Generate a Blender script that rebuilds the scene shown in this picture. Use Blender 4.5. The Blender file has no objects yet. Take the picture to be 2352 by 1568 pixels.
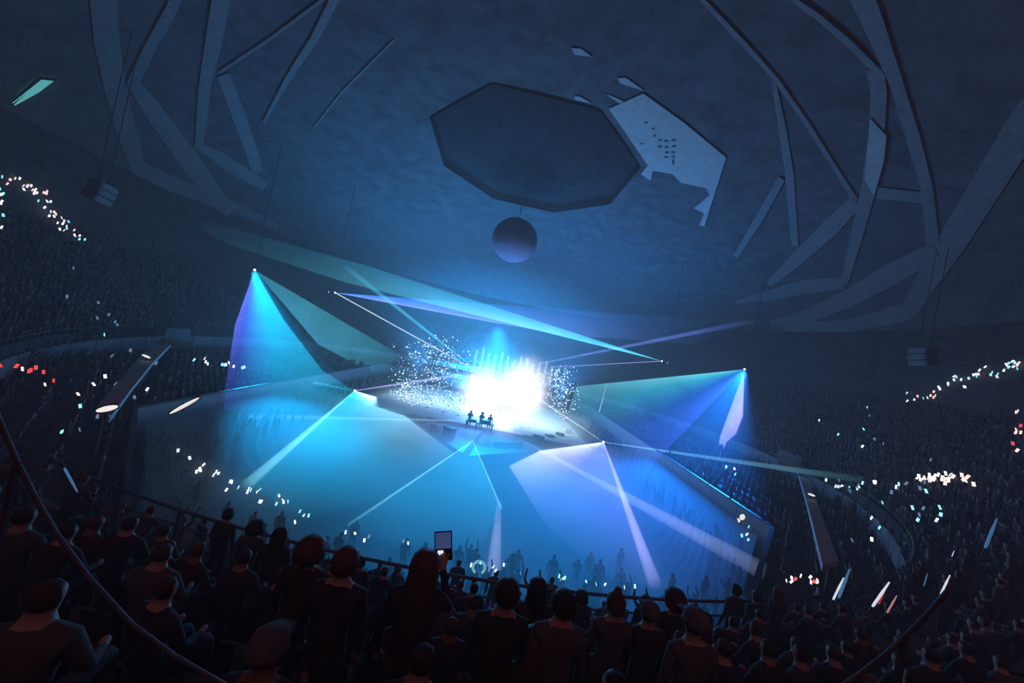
import bpy, bmesh, math, random
import numpy as np
from mathutils import Vector, Matrix

random.seed(7)
RNG = np.random.default_rng(7)
scene = bpy.context.scene
COL = scene.collection
PI = math.pi

# ------------------------------------------------------------------ camera
# arena axis = world origin, floor z = 0, the photographer stands in the upper tier
FPX = 770.0
CAM = Vector((0.0, -42.0, 11.0))
ROLL, YAW, PITCH = math.radians(11.7), math.radians(2.75), math.radians(0.82)
FWD = Vector((math.sin(YAW) * math.cos(PITCH), math.cos(YAW) * math.cos(PITCH), math.sin(PITCH)))
RGT = Vector((math.cos(YAW), -math.sin(YAW), 0))
UPV = RGT.cross(FWD)
CX = RGT * math.cos(ROLL) + UPV * math.sin(ROLL)
CY = UPV * math.cos(ROLL) - RGT * math.sin(ROLL)
cam_d = bpy.data.cameras.new('camera')
cam_d.sensor_width = 36.0
cam_d.lens = FPX / 2352 * 36
cam_d.clip_start = 0.05
cam_d.clip_end = 500
cam = bpy.data.objects.new('camera', cam_d)
COL.objects.link(cam)
m3 = Matrix((CX, CY, -FWD)).transposed()
cam.matrix_world = Matrix.Translation(CAM) @ m3.to_4x4()
scene.camera = cam


def ray(px, py):
    return (FWD * FPX + CX * (px - 1176) - CY * (py - 784)).normalized()


def project(p):
    d = Vector(p) - CAM
    z = d.dot(FWD)
    if z < 0.05:
        return None
    return (1176 + d.dot(CX) / z * FPX, 784 - d.dot(CY) / z * FPX, z)


def at_y(px, py, y):
    d = ray(px, py)
    return CAM + d * ((y - CAM.y) / d.y)


def at_z(px, py, z):
    d = ray(px, py)
    return CAM + d * ((z - CAM.z) / d.z)


# ------------------------------------------------------------------ world, exposure, haze-scattering settings
world = bpy.data.worlds.new('world')
scene.world = world
world.use_nodes = True
bgn = world.node_tree.nodes['Background']
bgn.inputs[0].default_value = (1.0, 0.36, 0.48, 1)  # dim reddish ambient fill, added to lift the blacks
bgn.inputs[1].default_value = 0.17
vs = scene.view_settings
vs.view_transform = 'Standard'
vs.look = 'None'
vs.gamma = 1
vs.use_curve_mapping = False
vs.exposure = 0.0
scene.cycles.max_bounces = 1
scene.cycles.diffuse_bounces = 0
scene.cycles.glossy_bounces = 1
scene.cycles.transmission_bounces = 2
scene.cycles.transparent_max_bounces = 12
scene.cycles.volume_bounces = 0
scene.cycles.adaptive_threshold = 0.04
scene.cycles.adaptive_min_samples = 12
scene.cycles.sample_clamp_indirect = 4.0
scene.cycles.caustics_reflective = False
scene.cycles.caustics_refractive = False

scene.cycles.volume_step_rate = 6
scene.cycles.volume_max_steps = 32
HAZE = 0.013


# ------------------------------------------------------------------ lights
def look_rot(direction, side=None):
    """rotation whose -Z is direction and whose X is side (made orthogonal)"""
    z = -Vector(direction).normalized()
    if side is None:
        side = Vector((0, 0, 1)).cross(z)
        if side.length < 1e-4:
            side = Vector((1, 0, 0))
    x = Vector(side)
    x = (x - z * x.dot(z)).normalized()
    y = z.cross(x)
    return Matrix((x, y, z)).transposed().to_4x4()


def fan(name, apex, e1, e2, thin, power, color, blend=0.05, soft=0.05):
    """a stage light at apex whose flat cone spreads from target e1 to target e2"""
    a = Vector(apex)
    d1 = (Vector(e1) - a).normalized()
    d2 = (Vector(e2) - a).normalized()
    ax = (d1 + d2).normalized()
    ang = d1.angle(d2)
    L = bpy.data.lights.new(name, 'SPOT')
    L.energy = power
    L.color = color
    L.spot_size = ang
    L.spot_blend = blend
    L.shadow_soft_size = soft
    o = bpy.data.objects.new(name, L)
    COL.objects.link(o)
    o.matrix_world = Matrix.Translation(a) @ look_rot(ax, d2 - d1) @ Matrix.Diagonal((1, thin, 1, 1))
    return o


def point(name, p, power, color, size=0.5):
    L = bpy.data.lights.new(name, 'POINT')
    L.energy = power
    L.color = color
    L.shadow_soft_size = size
    o = bpy.data.objects.new(name, L)
    COL.objects.link(o)
    o.location = p
    return o


CYAN = (0.03, 0.50, 1.0)
TEAL = (0.10, 0.75, 1.0)
BLUE = (0.02, 0.22, 1.0)
VIOLET = (0.30, 0.30, 1.0)
WHITE = (0.62, 0.82, 1.0)

# hung laser heads, side truss heads and stage-lip heads: pixel of the lens and its depth
A1L, A1R = at_y(585, 620, 2), at_y(1710, 848, 2)
A2L, A2R = at_y(770, 672, 12), at_y(1520, 829, 12)
A3L, A3R = at_y(815, 897, 0), at_y(1386, 1015, 0)
A4 = at_y(1086, 1012, -9)

# floor washes: cyan house-left, blue house-right; unseen fills added for dome, back and stage
fan('wash_or_fill_light', A1L + Vector((0.2, -0.3, -0.3)), at_z(440, 1100, 0), at_z(930, 1070, 0), 0.9, 350000, (0.003, 0.42, 1.0), 1.0, 0.4)
fan('wash_or_fill_light', A1R + Vector((-0.2, -0.3, -0.3)), at_z(1090, 1110, 0), at_z(1760, 1230, 0), 0.9, 400000, (0.006, 0.20, 1.0), 1.0, 0.4)
fan('wash_or_fill_light', (0, 9, 13), at_z(760, 1150, 0), at_z(1480, 1250, 0), 0.8, 240000, (0.004, 0.36, 1.0), 1.0, 1.0)  # unseen wash added to fill the floor centre
fan('dome_fill', (-13, 22, 3), (-48, 20, 24), (22, 16, 33), 1.0, 42000, (0.03, 0.36, 1.0), 1.0, 1.5)  # unseen uplights added to brighten the dome
fan('dome_fill', (14, 22, 3), (-22, 16, 33), (48, 20, 24), 1.0, 40000, (0.03, 0.30, 1.0), 1.0, 1.5)
fan('back_fill', (0, 22, 4), (-36, 38, 9), (36, 38, 9), 0.7, 220000, (0.006, 0.34, 1.0), 1.0, 2.0)  # unseen fill added for the tier and haze behind the stage
point('stage_glow_fill', (0.5, 7, 7.5), 17000, (0.006, 0.36, 1.0), 4.0)  # unseen point added to fill the stage haze with blue
point('burst_light', (0.5, 8, 6.5), 900, (1.0, 0.93, 0.85), 1.2)
fan('prow_fill', (7, -2, 7), (-8, -6, 1.2), (-1, -15, 1.2), 0.7, 9000, (0.42, 0.3, 1.0), 0.8, 0.3)  # violet fill added for the prow, no fixture behind it


# ------------------------------------------------------------------ materials
MATS = {}


def mat(name, color, rough=0.8, var=0.25, scale=6.0, bump=0.0, spec=0.3, emit=None, estr=0.0, metal=0.0, stretch=None):
    if name in MATS:
        return MATS[name]
    m = bpy.data.materials.new(name)
    m.use_nodes = True
    nt = m.node_tree
    b = nt.nodes['Principled BSDF']
    b.inputs['Roughness'].default_value = rough
    b.inputs['Specular IOR Level'].default_value = spec
    b.inputs['Metallic'].default_value = metal
    tc = nt.nodes.new('ShaderNodeTexCoord')
    mp = nt.nodes.new('ShaderNodeMapping')
    if stretch:
        mp.inputs['Scale'].default_value = stretch
    nz = nt.nodes.new('ShaderNodeTexNoise')
    nz.inputs['Scale'].default_value = scale
    nz.inputs['Detail'].default_value = 2
    cr = nt.nodes.new('ShaderNodeValToRGB')
    c = Vector(color[:3])
    cr.color_ramp.elements[0].color = (*(c * (1 - var)), 1)
    cr.color_ramp.elements[1].color = (*(c * (1 + var)), 1)
    cr.color_ramp.elements[0].position = 0.35
    cr.color_ramp.elements[1].position = 0.65
    nt.links.new(tc.outputs['Object'], mp.inputs['Vector'])
    nt.links.new(mp.outputs[0], nz.inputs['Vector'])
    nt.links.new(nz.outputs['Fac'], cr.inputs[0])
    nt.links.new(cr.outputs[0], b.inputs['Base Color'])
    if bump:
        bp = nt.nodes.new('ShaderNodeBump')
        bp.inputs['Strength'].default_value = bump
        bp.inputs['Distance'].default_value = 0.1
        nt.links.new(nz.outputs['Fac'], bp.inputs['Height'])
        nt.links.new(bp.outputs[0], b.inputs['Normal'])
    if emit:
        b.inputs['Emission Color'].default_value = (*emit, 1)
        b.inputs['Emission Strength'].default_value = estr
        m.cycles.emission_sampling = 'NONE'
    MATS[name] = m
    return m


M_DOME = mat('dome_lining', (0.20, 0.21, 0.23), 0.9, 0.22, 0.6, 0.3, 0.2)
M_RIB = mat('pale_rib', (0.45, 0.46, 0.48), 0.85, 0.12, 3.0, 0.3, 0.2, stretch=(1, 1, 0.3))
M_BEAMPATCH = mat('beam_lit_patch', (0.92, 0.92, 0.92), 0.9, 0.08, 1.5, 0.2, 0.1)  # paler colour stands for beam light falling on ceiling and rib
M_DRUM = mat('dark_drum', (0.045, 0.045, 0.05), 0.9, 0.2, 0.8)
M_CONC = mat('tier_concrete', (0.10, 0.095, 0.095), 0.9, 0.3, 2.0, 0.2)
M_FLOOR = mat('floor_sheet', (0.30, 0.31, 0.32), 0.7, 0.25, 0.5, 0.2)
M_WALL = mat('dark_wall', (0.08, 0.08, 0.085), 0.9, 0.25, 0.7)
M_FASCIA = mat('fascia_board', (0.30, 0.30, 0.32), 0.6, 0.12, 2.0)
M_BOARD = mat('perimeter_board', (0.28, 0.29, 0.31), 0.5, 0.15, 1.0)
M_BLACK = mat('black_metal', (0.02, 0.02, 0.022), 0.5, 0.2, 8)
M_STEEL = mat('rail_steel', (0.12, 0.12, 0.13), 0.4, 0.15, 12, metal=0.6)
M_STAGE = mat('stage_deck', (0.55, 0.55, 0.58), 0.5, 0.2, 1.5)
M_STAGEDARK = mat('stage_fascia', (0.12, 0.13, 0.18), 0.6, 0.3, 3)


# ------------------------------------------------------------------ mesh helpers
def obj(name, me, m=None, parent=None, smooth=False):
    if isinstance(me, bmesh.types.BMesh):
        b = me
        me = bpy.data.meshes.new(name)
        b.to_mesh(me)
        b.free()
    o = bpy.data.objects.new(name, me)
    COL.objects.link(o)
    if m is not None:
        for mm in (m if isinstance(m, (list, tuple)) else [m]):
            me.materials.append(mm)
    if parent is not None:
        o.parent = parent
    if smooth and len(me.polygons):
        me.polygons.foreach_set('use_smooth', [True] * len(me.polygons))
    return o


def tag(o, label=None, cat=None, group=None, kind=None):
    if label:
        o['label'] = label
    if cat:
        o['category'] = cat
    if group:
        o['group'] = group
    if kind:
        o['kind'] = kind
    return o


def empty(name, loc=(0, 0, 0), rz=0.0):
    o = bpy.data.objects.new(name, None)
    COL.objects.link(o)
    o.location = loc
    o.rotation_euler = (0, 0, rz)
    o.empty_display_size = 0.2
    return o


def copy_tree(o, parent=None):
    c = o.copy()
    COL.objects.link(c)
    c.parent = parent
    for ch in o.children:
        copy_tree(ch, c)
    return c


def box(bm, lo, hi, M=None):
    v = [bm.verts.new((x, y, z)) for x in (lo[0], hi[0]) for y in (lo[1], hi[1]) for z in (lo[2], hi[2])]
    for f in ((0, 1, 3, 2), (4, 6, 7, 5), (0, 4, 5, 1), (2, 3, 7, 6), (0, 2, 6, 4), (1, 5, 7, 3)):
        bm.faces.new([v[i] for i in f])
    if M is not None:
        bmesh.ops.transform(bm, matrix=M, verts=v)
    return v


def tube(bm, pts, r, n=8, cap=True):
    """tube along points; r a number or a list"""
    pts = [Vector(p) for p in pts]
    rs = r if isinstance(r, (list, tuple)) else [r] * len(pts)
    rings = []
    prev = None
    for i, p in enumerate(pts):
        t = (pts[min(i + 1, len(pts) - 1)] - pts[max(i - 1, 0)]).normalized()
        if prev is None:
            a = Vector((0, 0, 1)) if abs(t.z) < 0.9 else Vector((1, 0, 0))
            x = t.cross(a).normalized()
        else:
            x = (prev - t * prev.dot(t)).normalized()
        prev = x
        y = t.cross(x)
        rings.append([bm.verts.new(p + (x * math.cos(2 * PI * k / n) + y * math.sin(2 * PI * k / n)) * rs[i]) for k in range(n)])
    for a, b in zip(rings, rings[1:]):
        for k in range(n):
            bm.faces.new((a[k], a[(k + 1) % n], b[(k + 1) % n], b[k]))
    if cap:
        bm.faces.new(list(reversed(rings[0])))
        bm.faces.new(rings[-1])
    return rings


def lathe(bm, prof, n=16, M=None, close=True):
    rings = []
    for r, z in prof:
        rings.append([bm.verts.new((r * math.cos(2 * PI * k / n), r * math.sin(2 * PI * k / n), z)) for k in range(n)])
    for a, b in zip(rings, rings[1:]):
        for k in range(n):
            bm.faces.new((a[k], a[(k + 1) % n], b[(k + 1) % n], b[k]))
    if close:
        bm.faces.new(list(reversed(rings[0])))
        bm.faces.new(rings[-1])
    if M is not None:
        bmesh.ops.transform(bm, matrix=M, verts=[v for r in rings for v in r])


def prism(bm, poly, z0, z1):
    lo = [bm.verts.new((x, y, z0)) for x, y in poly]
    hi = [bm.verts.new((x, y, z1)) for x, y in poly]
    bm.faces.new(hi)
    bm.faces.new(list(reversed(lo)))
    n = len(poly)
    for k in range(n):
        bm.faces.new((lo[k], lo[(k + 1) % n], hi[(k + 1) % n], hi[k]))
    bmesh.ops.recalc_face_normals(bm, faces=bm.faces[:])


def ring_sector(bm, prof, a0, a1, n, closed=True):
    """sweep a closed (R, z) profile about the arena axis from angle a0 to a1"""
    secs = []
    for i in range(n + 1):
        a = a0 + (a1 - a0) * i / n
        secs.append([bm.verts.new((R * math.cos(a), R * math.sin(a), z)) for R, z in prof])
    m = len(prof)
    for s, t in zip(secs, secs[1:]):
        for k in range(m if closed else m - 1):
            bm.faces.new((s[k], t[k], t[(k + 1) % m], s[(k + 1) % m]))
    if closed:
        bm.faces.new(secs[0])
        bm.faces.new(list(reversed(secs[-1])))
    bmesh.ops.recalc_face_normals(bm, faces=bm.faces[:])


# ------------------------------------------------------------------ arena geometry functions
R_WALL, Z_SPRING, RISE_D = 48.6, 22.5, 12.0
ROW_D, ROW_H, R0, Z0, NROW = 0.85, 0.53, 34.9, 4.62, 16
APOTHEM = 12.0


def dome_z(R):
    return Z_SPRING + RISE_D * max(0.0, 1 - (R / R_WALL) ** 2) ** 0.8


def deck_z(R):
    i = min(NROW - 1, max(0, int((R - R0 + ROW_D * 0.5) / ROW_D)))
    return Z0 + ROW_H * i


def oct_r(a, ap):
    k = (a + PI / 8) % (PI / 4) - PI / 8
    return ap / math.cos(k)


def floor_d(x, y):
    """signed distance outside the octagonal arena floor"""
    x, y = abs(x), abs(y)
    return max(x - 20, y - 30, (x + y - 41) / 1.41421)


def dome_hit(px, py, off=0.0):
    d = ray(px, py)
    t = 4.0
    prev = t
    while t < 160:
        p = CAM + d * t
        R = math.hypot(p.x, p.y)
        if R > R_WALL - off or p.z > dome_z(R) - off:
            lo, hi = prev, t
            for _ in range(24):
                mid = (lo + hi) / 2
                q = CAM + d * mid
                Rq = math.hypot(q.x, q.y)
                if Rq > R_WALL - off or q.z > dome_z(Rq) - off:
                    hi = mid
                else:
                    lo = mid
            return CAM + d * lo
        prev = t
        t += 0.4
    return CAM + d * 60


def crowd_hit(px, py, head=1.45, t=0.6):
    d = ray(px, py)
    while t < 120:
        p = CAM + d * t
        R = math.hypot(p.x, p.y)
        if R > 34.6:
            if p.z < Z0 + ROW_H * (R - R0) / ROW_D + head:
                return p
        else:
            fd = floor_d(p.x, p.y)
            if fd > 0 and p.z < 2.0 + 0.12 * fd + head:
                return p
            if p.z < head + 0.15:
                return p
        if R > R_WALL - 0.3:
            return p
        t += 0.05
    return CAM + d * 60


# ------------------------------------------------------------------ structure: floor, tiers, walls, dome
bm = bmesh.new()
vv = [bm.verts.new((x, y, 0)) for x, y in ((20, -21), (20, 21), (11, 30), (-11, 30), (-20, 21), (-20, -21), (-11, -30), (11, -30))]
vb = [bm.verts.new((v.co.x, v.co.y, -0.3)) for v in vv]
bm.faces.new(vv)
bm.faces.new(list(reversed(vb)))
for k in range(8):
    bm.faces.new((vv[k], vb[k], vb[(k + 1) % 8], vv[(k + 1) % 8]))
bmesh.ops.recalc_face_normals(bm, faces=bm.faces[:])
tag(obj('floor', bm, M_FLOOR), 'broad arena floor glowing blue under the laser fans', kind='structure')

b = bmesh.new()
prism(b, [(50 * math.cos(2 * PI * k / 48), 50 * math.sin(2 * PI * k / 48)) for k in range(48)], -0.7, -0.32)
tag(obj('floor_slab', b, M_WALL), 'dark ground slab under the stands', kind='structure')

# perimeter boards round the floor: single panels under one setting object
per = tag(empty('wall_perimeter'), 'low pale boards round the arena floor', kind='structure')
oc = [(20, -21), (20, 21), (11, 30), (-11, 30), (-20, 21), (-20, -21), (-11, -30), (11, -30)]
for k in range(8):
    a, b = Vector((*oc[k], 0)), Vector((*oc[(k + 1) % 8], 0))
    L = (b - a).length
    n = round(L / 3.0)
    t = (b - a).normalized()
    nrm = Vector((t.y, -t.x, 0))
    if k == 6:
        continue
    me = None
    for j in range(n):
        if me is None:
            pb = bmesh.new()
            w = L / n
            box(pb, (0.02, 0.0, 0.0), (w - 0.02, 0.14, 2.9))
            box(pb, (0.0, -0.04, 2.9), (w, 0.18, 3.0))
            me = bpy.data.meshes.new('board')
            pb.to_mesh(me)
            pb.free()
            me.materials.append(M_BOARD)
            me.materials.append(M_BLACK)
            for f in me.polygons[6:]:
                f.material_index = 1
        o = bpy.data.objects.new('board', me)
        COL.objects.link(o)
        o.parent = per
        p = a + t * (L / n * j)
        o.location = p
        o.rotation_euler = (0, 0, math.atan2(t.y, t.x) + 0)
        # box lies on +y of its edge; the outside of a counter-clockwise polygon is -y
        o.scale = (1, -1, 1)

# lower bowl: shallow rows round the boards
low = tag(empty('lower_bowl'), 'shallow lower seating rows behind the boards', kind='structure')
for i in range(8):
    d0, d1 = 0.3 + i * 1.2, 0.3 + (i + 1) * 1.2
    z = 2.0 + 0.14 * i
    b = bmesh.new()

    def octo(d):
        s = 41 + d * 1.41421
        X, Y = 20 + d, 30 + d
        return [(X, -(s - X)), (X, s - X), (s - Y, Y), (-(s - Y), Y), (-X, s - X), (-X, -(s - X)), (-(s - Y), -Y), (s - Y, -Y)]
    q = []
    for d in (d0, d1):
        for zz in (z - 0.5, z):
            q.append([b.verts.new((x, y, zz)) for x, y in octo(d)])
    for k in range(8):
        j = (k + 1) % 8
        b.faces.new((q[1][k], q[1][j], q[3][j], q[3][k]))
        b.faces.new((q[0][k], q[0][j], q[1][j], q[1][k]))
        b.faces.new((q[2][k], q[2][j], q[3][j], q[3][k]))
        b.faces.new((q[0][k], q[0][j], q[2][j], q[2][k]))
    bmesh.ops.recalc_face_normals(b, faces=b.faces[:])
    obj('row_step', b, M_CONC, low)

# upper tier: stepped rows all round (open behind the stage end is closed too)
A_START, A_END = -PI, PI
upp = tag(empty('upper_tier'), 'steep upper tier of stepped rows', kind='structure')
for i in range(NROW):
    R = R0 + ROW_D * i - ROW_D * 0.5
    z = Z0 + ROW_H * i
    b = bmesh.new()
    ring_sector(b, [(R, z), (R + ROW_D, z), (R + ROW_D, z - 0.9), (R, z - 0.9)], A_START, A_END, 120)
    obj('row_step', b, M_CONC, upp)

# tier front: slab edge made of single fascia panels
fas = tag(empty('trim_fascia'), 'grey fascia panels along the upper tier front', kind='structure')
b = bmesh.new()
NP = 72
da = 2 * PI / NP
ring_sector(b, [(34.30, 3.5), (34.42, 3.5), (34.42, 4.66), (34.30, 4.66)], -da * 0.48, da * 0.48, 3)
fme = bpy.data.meshes.new('fascia_panel')
b.to_mesh(fme)
b.free()
fme.materials.append(M_FASCIA)
for k in range(NP):
    o = bpy.data.objects.new('fascia_panel', fme)
    COL.objects.link(o)
    o.parent = fas
    o.rotation_euler = (0, 0, da * k)
b = bmesh.new()
ring_sector(b, [(34.44, 3.55), (48.4, 3.55), (48.4, 3.3), (34.44, 3.3)], -PI, PI, 96)
tag(obj('upper_tier_underside', b, M_WALL), kind='structure')

b = bmesh.new()
ring_sector(b, [(R_WALL, -0.3), (R_WALL + 0.4, -0.3), (R_WALL + 0.4, Z_SPRING + 0.2), (R_WALL, Z_SPRING + 0.2)], math.radians(-62), math.radians(242), 120)
tag(obj('wall_bowl', b, M_WALL), 'dark curved outer wall above the tiers', kind='structure')

b = bmesh.new()
ring_sector(b, [(R_WALL, -0.3), (R_WALL + 0.4, -0.3), (R_WALL + 0.4, 12.4), (R_WALL, 12.4)], math.radians(242), math.radians(298), 24)
tag(obj('wall_back', b, M_WALL), 'low wall behind the upper tier', kind='structure')

# dome with an octagonal eye
b = bmesh.new()
NA, NR = 144, 26
grid = []
for i in range(NR + 1):
    t = i / NR
    row = []
    for k in range(NA):
        a = 2 * PI * k / NA
        R = oct_r(a, APOTHEM) * (1 - t) + (R_WALL + 0.3) * t
        row.append(b.verts.new((R * math.cos(a), R * math.sin(a), dome_z(min(R, R_WALL)))))
    grid.append(row)
for r, s in zip(grid, grid[1:]):
    for k in range(NA):
        mx = (r[k].co + s[k].co) / 2
        if mx.y < -38 and abs(mx.x) < 30:
            continue  # opening behind the camera that lets the ambient fill in
        b.faces.new((r[k], r[(k + 1) % NA], s[(k + 1) % NA], s[k]))
tag(obj('ceiling', b, M_DOME, smooth=True), 'dark blue-lit dome lining', kind='structure')

# recessed drum of the eye
b = bmesh.new()
zt = dome_z(APOTHEM)
r1 = [b.verts.new((oct_r(PI / 8 + k * PI / 4, APOTHEM) * math.cos(PI / 8 + k * PI / 4), oct_r(PI / 8 + k * PI / 4, APOTHEM) * math.sin(PI / 8 + k * PI / 4), zt - 0.25)) for k in range(8)]
r2 = [b.verts.new((v.co.x, v.co.y, zt + 1.0)) for v in r1]
r3 = [b.verts.new((v.co.x * 0.4, v.co.y * 0.4, zt + 1.3)) for v in r1]
for p, q in ((r1, r2), (r2, r3)):
    for k in range(8):
        b.faces.new((p[k], q[k], q[(k + 1) % 8], p[(k + 1) % 8]))
b.faces.new(r3)
tag(obj('ceiling_eye', b, M_DRUM), 'dark octagonal recess at the crown of the dome', kind='structure')

# haze larger than the building
b = bmesh.new()
box(b, (-60, -60, -2), (60, 60, 42))
hz = obj('haze', b)
hm = bpy.data.materials.new('thin_haze')
hm.use_nodes = True
hm.node_tree.nodes.clear()
ho = hm.node_tree.nodes.new('ShaderNodeOutputMaterial')
hs = hm.node_tree.nodes.new('ShaderNodeVolumeScatter')
hs.inputs['Density'].default_value = HAZE
hs.inputs['Anisotropy'].default_value = 0.0
hm.node_tree.links.new(hs.outputs[0], ho.inputs['Volume'])
hz.data.materials.append(hm)
tag(hz, 'thin haze filling the whole arena', 'haze', kind='stuff')


# ------------------------------------------------------------------ laser light in the haze
def beam_mat(name, stops, strength, length, core=1.0, tail=1.0, width=None):
    """glowing haze inside a laser beam: local frame has the lens at the origin, -Z along the beam, X across it.
    stops: list of (position across 0..1, colour); strength falls with distance from the lens"""
    m = bpy.data.materials.new(name)
    m.use_nodes = True
    nt = m.node_tree
    nt.nodes.clear()
    N, L = nt.nodes.new, nt.links.new
    out = N('ShaderNodeOutputMaterial')
    em = N('ShaderNodeEmission')
    tc = N('ShaderNodeTexCoord')
    sp = N('ShaderNodeSeparateXYZ')
    L(tc.outputs['Object'], sp.inputs[0])

    def math_n(op, a, b=None, clamp=False):
        n = N('ShaderNodeMath')
        n.operation = op
        n.use_clamp = clamp
        for i, v in enumerate((a, b)):
            if v is None:
                continue
            if isinstance(v, (int, float)):
                n.inputs[i].default_value = v
            else:
                L(v, n.inputs[i])
        return n.outputs[0]
    dep = math_n('MULTIPLY', sp.outputs['Z'], -1.0)
    # across coordinate as an angle
    ang = math_n('ARCTAN2', sp.outputs['X'], dep)
    h = width if width else 0.5
    pos = math_n('ADD', math_n('DIVIDE', ang, 2 * h), 0.5, True)
    cr = N('ShaderNodeValToRGB')
    e = cr.color_ramp.elements
    e[0].position, e[0].color = stops[0][0], (*stops[0][1], 1)
    e[1].position, e[1].color = stops[-1][0], (*stops[-1][1], 1)
    for p, c in stops[1:-1]:
        n = e.new(p)
        n.color = (*c, 1)
    L(pos, cr.inputs[0])
    # falloff core/(d+core) and a soft end
    f1 = math_n('DIVIDE', core, math_n('ADD', dep, core))
    f2 = math_n('SUBTRACT', 1.0, math_n('DIVIDE', dep, length), True)
    f2 = math_n('POWER', f2, tail)
    nz = N('ShaderNodeTexNoise')
    nz.inputs['Scale'].default_value = 0.22
    nz.inputs['Detail'].default_value = 2
    L(tc.outputs['Object'], nz.inputs['Vector'])
    nf = math_n('ADD', math_n('MULTIPLY', nz.outputs['Fac'], 0.9), 0.55)
    st = math_n('MULTIPLY', math_n('MULTIPLY', f1, f2), math_n('MULTIPLY', nf, strength))
    L(cr.outputs[0], em.inputs['Color'])
    L(st, em.inputs['Strength'])
    L(em.outputs[0], out.inputs['Volume'])
    return m


def plane_hit(px, py, o, n):
    d = ray(px, py)
    return CAM + d * ((o - CAM).dot(n) / d.dot(n))


def sheet(name, label, apex, t1, t2, poly, stops, strength, core=8.0, tail=1.0, thick=0.16, length=None):
    """a flat laser sheet through apex, t1 and t2; its outline is given where it shows in the photograph"""
    a, t1, t2 = Vector(apex), Vector(t1), Vector(t2)
    d1, d2 = (t1 - a).normalized(), (t2 - a).normalized()
    ax = (d1 + d2).normalized()
    R = look_rot(ax, d2 - d1)
    nrm = (R @ Vector((0, 1, 0))).normalized()
    Ri = R.inverted()
    pts = []
    for q in poly:
        p = a if q is None else plane_hit(q[0], q[1], a, nrm)
        if p.z < 1.9:      # stop at the floor
            p = a + (p - a) * ((a.z - 1.9) / (a.z - p.z)) if a.z > 2.0 else Vector((p.x, p.y, 1.9))
        pts.append(Ri @ (p - a))
    b = bmesh.new()
    v1 = [b.verts.new((p.x, thick / 2 * min(1, 0.12 + p.length * 0.15), p.z)) for p in pts]
    v2 = [b.verts.new((p.x, -thick / 2 * min(1, 0.12 + p.length * 0.15), p.z)) for p in pts]
    n = len(pts)
    from mathutils.geometry import tessellate_polygon
    for i, j, k in tessellate_polygon([[Vector((p.x, p.z, 0)) for p in pts]]):
        b.faces.new((v1[i], v1[j], v1[k]))
        b.faces.new((v2[k], v2[j], v2[i]))
    for k in range(n):
        b.faces.new((v1[k], v2[k], v2[(k + 1) % n], v1[(k + 1) % n]))
    bmesh.ops.recalc_face_normals(b, faces=b.faces[:])
    mx = max(p.length for p in pts)
    aa = [math.atan2(p.x, -p.z) for p in pts if p.length > 0.5]
    width = max(abs(min(aa)), abs(max(aa)))
    o = obj(name, b, beam_mat(name + '_glow', stops, strength / thick, length or mx * 1.05, core, tail, width))
    o.matrix_world = Matrix.Translation(a) @ R
    tag(o, label, 'laser beam', 'laser beams crossing the haze')
    return o


def line(name, label, p, q, r0, r1, col, strength, core=20.0, tail=0.6):
    """a round pencil beam from p to q"""
    p, q = Vector(p), Vector(q)
    L = (q - p).length
    R = look_rot(q - p)
    b = bmesh.new()
    tube(b, [(0, 0, 0), (0, 0, -L)], [r0, r1], 8)
    bmesh.ops.recalc_face_normals(b, faces=b.faces[:])
    o = obj(name, b, beam_mat(name + '_glow', [(0, col), (1, col)], strength / (r0 + r1), L * 1.02, core, tail, 1.0))
    o.matrix_world = Matrix.Translation(p) @ R
    tag(o, label, 'laser beam', 'laser beams crossing the haze')
    return o


def lin(r, g, b):
    f = lambda c: (c / 255 / 12.92) if c / 255 <= 0.04045 else ((c / 255 + 0.055) / 1.055) ** 2.4
    return (f(r), f(g), f(b))


# high left head: cyan wedge with a violet outer edge, and a paler teal blade to its right
sheet('laser_fan', 'wide cyan laser wedge with violet left edge falling from the high left head', A1L,
      at_y(500, 1060, -19), at_y(800, 985, -11),
      [None, (652, 735), (740, 850), (812, 897), (800, 985), (700, 1065), (600, 1090), (500, 1060), (512, 950), (522, 860), (540, 745)],
      [(0.0, lin(120, 110, 230)), (0.22, lin(60, 90, 220)), (0.5, lin(20, 170, 215)), (1.0, lin(30, 165, 205))], 4.6, 6.0, 0.8)
sheet('laser_sheet', 'pale teal laser blade right of the dark gap under the high left head', A1L,
      at_y(900, 880, 20), at_y(960, 815, 20),
      [None, (925, 818), (915, 892), (870, 872), (730, 790)],
      [(0.0, lin(60, 150, 185)), (0.6, lin(75, 185, 210)), (1.0, lin(120, 205, 225))], 3.6, 10.0, 0.8)
# high right head
sheet('laser_fan', 'wide teal to blue laser wedge spreading left from the high right head', A1R,
      at_y(1325, 886, 0), at_y(1430, 1130, -14),
      [None, (1440, 1128), (1340, 1060), (1300, 960), (1325, 887)],
      [(0.0, lin(110, 215, 235)), (0.3, lin(50, 180, 220)), (0.7, lin(25, 105, 225)), (1.0, lin(60, 85, 225))], 4.6, 6.0, 0.9)
sheet('laser_sheet', 'narrow violet laser blade hanging below the high right head', A1R,
      at_z(1630, 1110, 0), at_y(1703, 985, -6),
      [None, (1706, 955), (1690, 996), (1668, 1015), (1636, 1112), (1629, 1108), (1655, 1000)],
      [(0.0, lin(120, 130, 235)), (1.0, lin(190, 170, 240))], 1.5, 10.0, 0.5)
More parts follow.
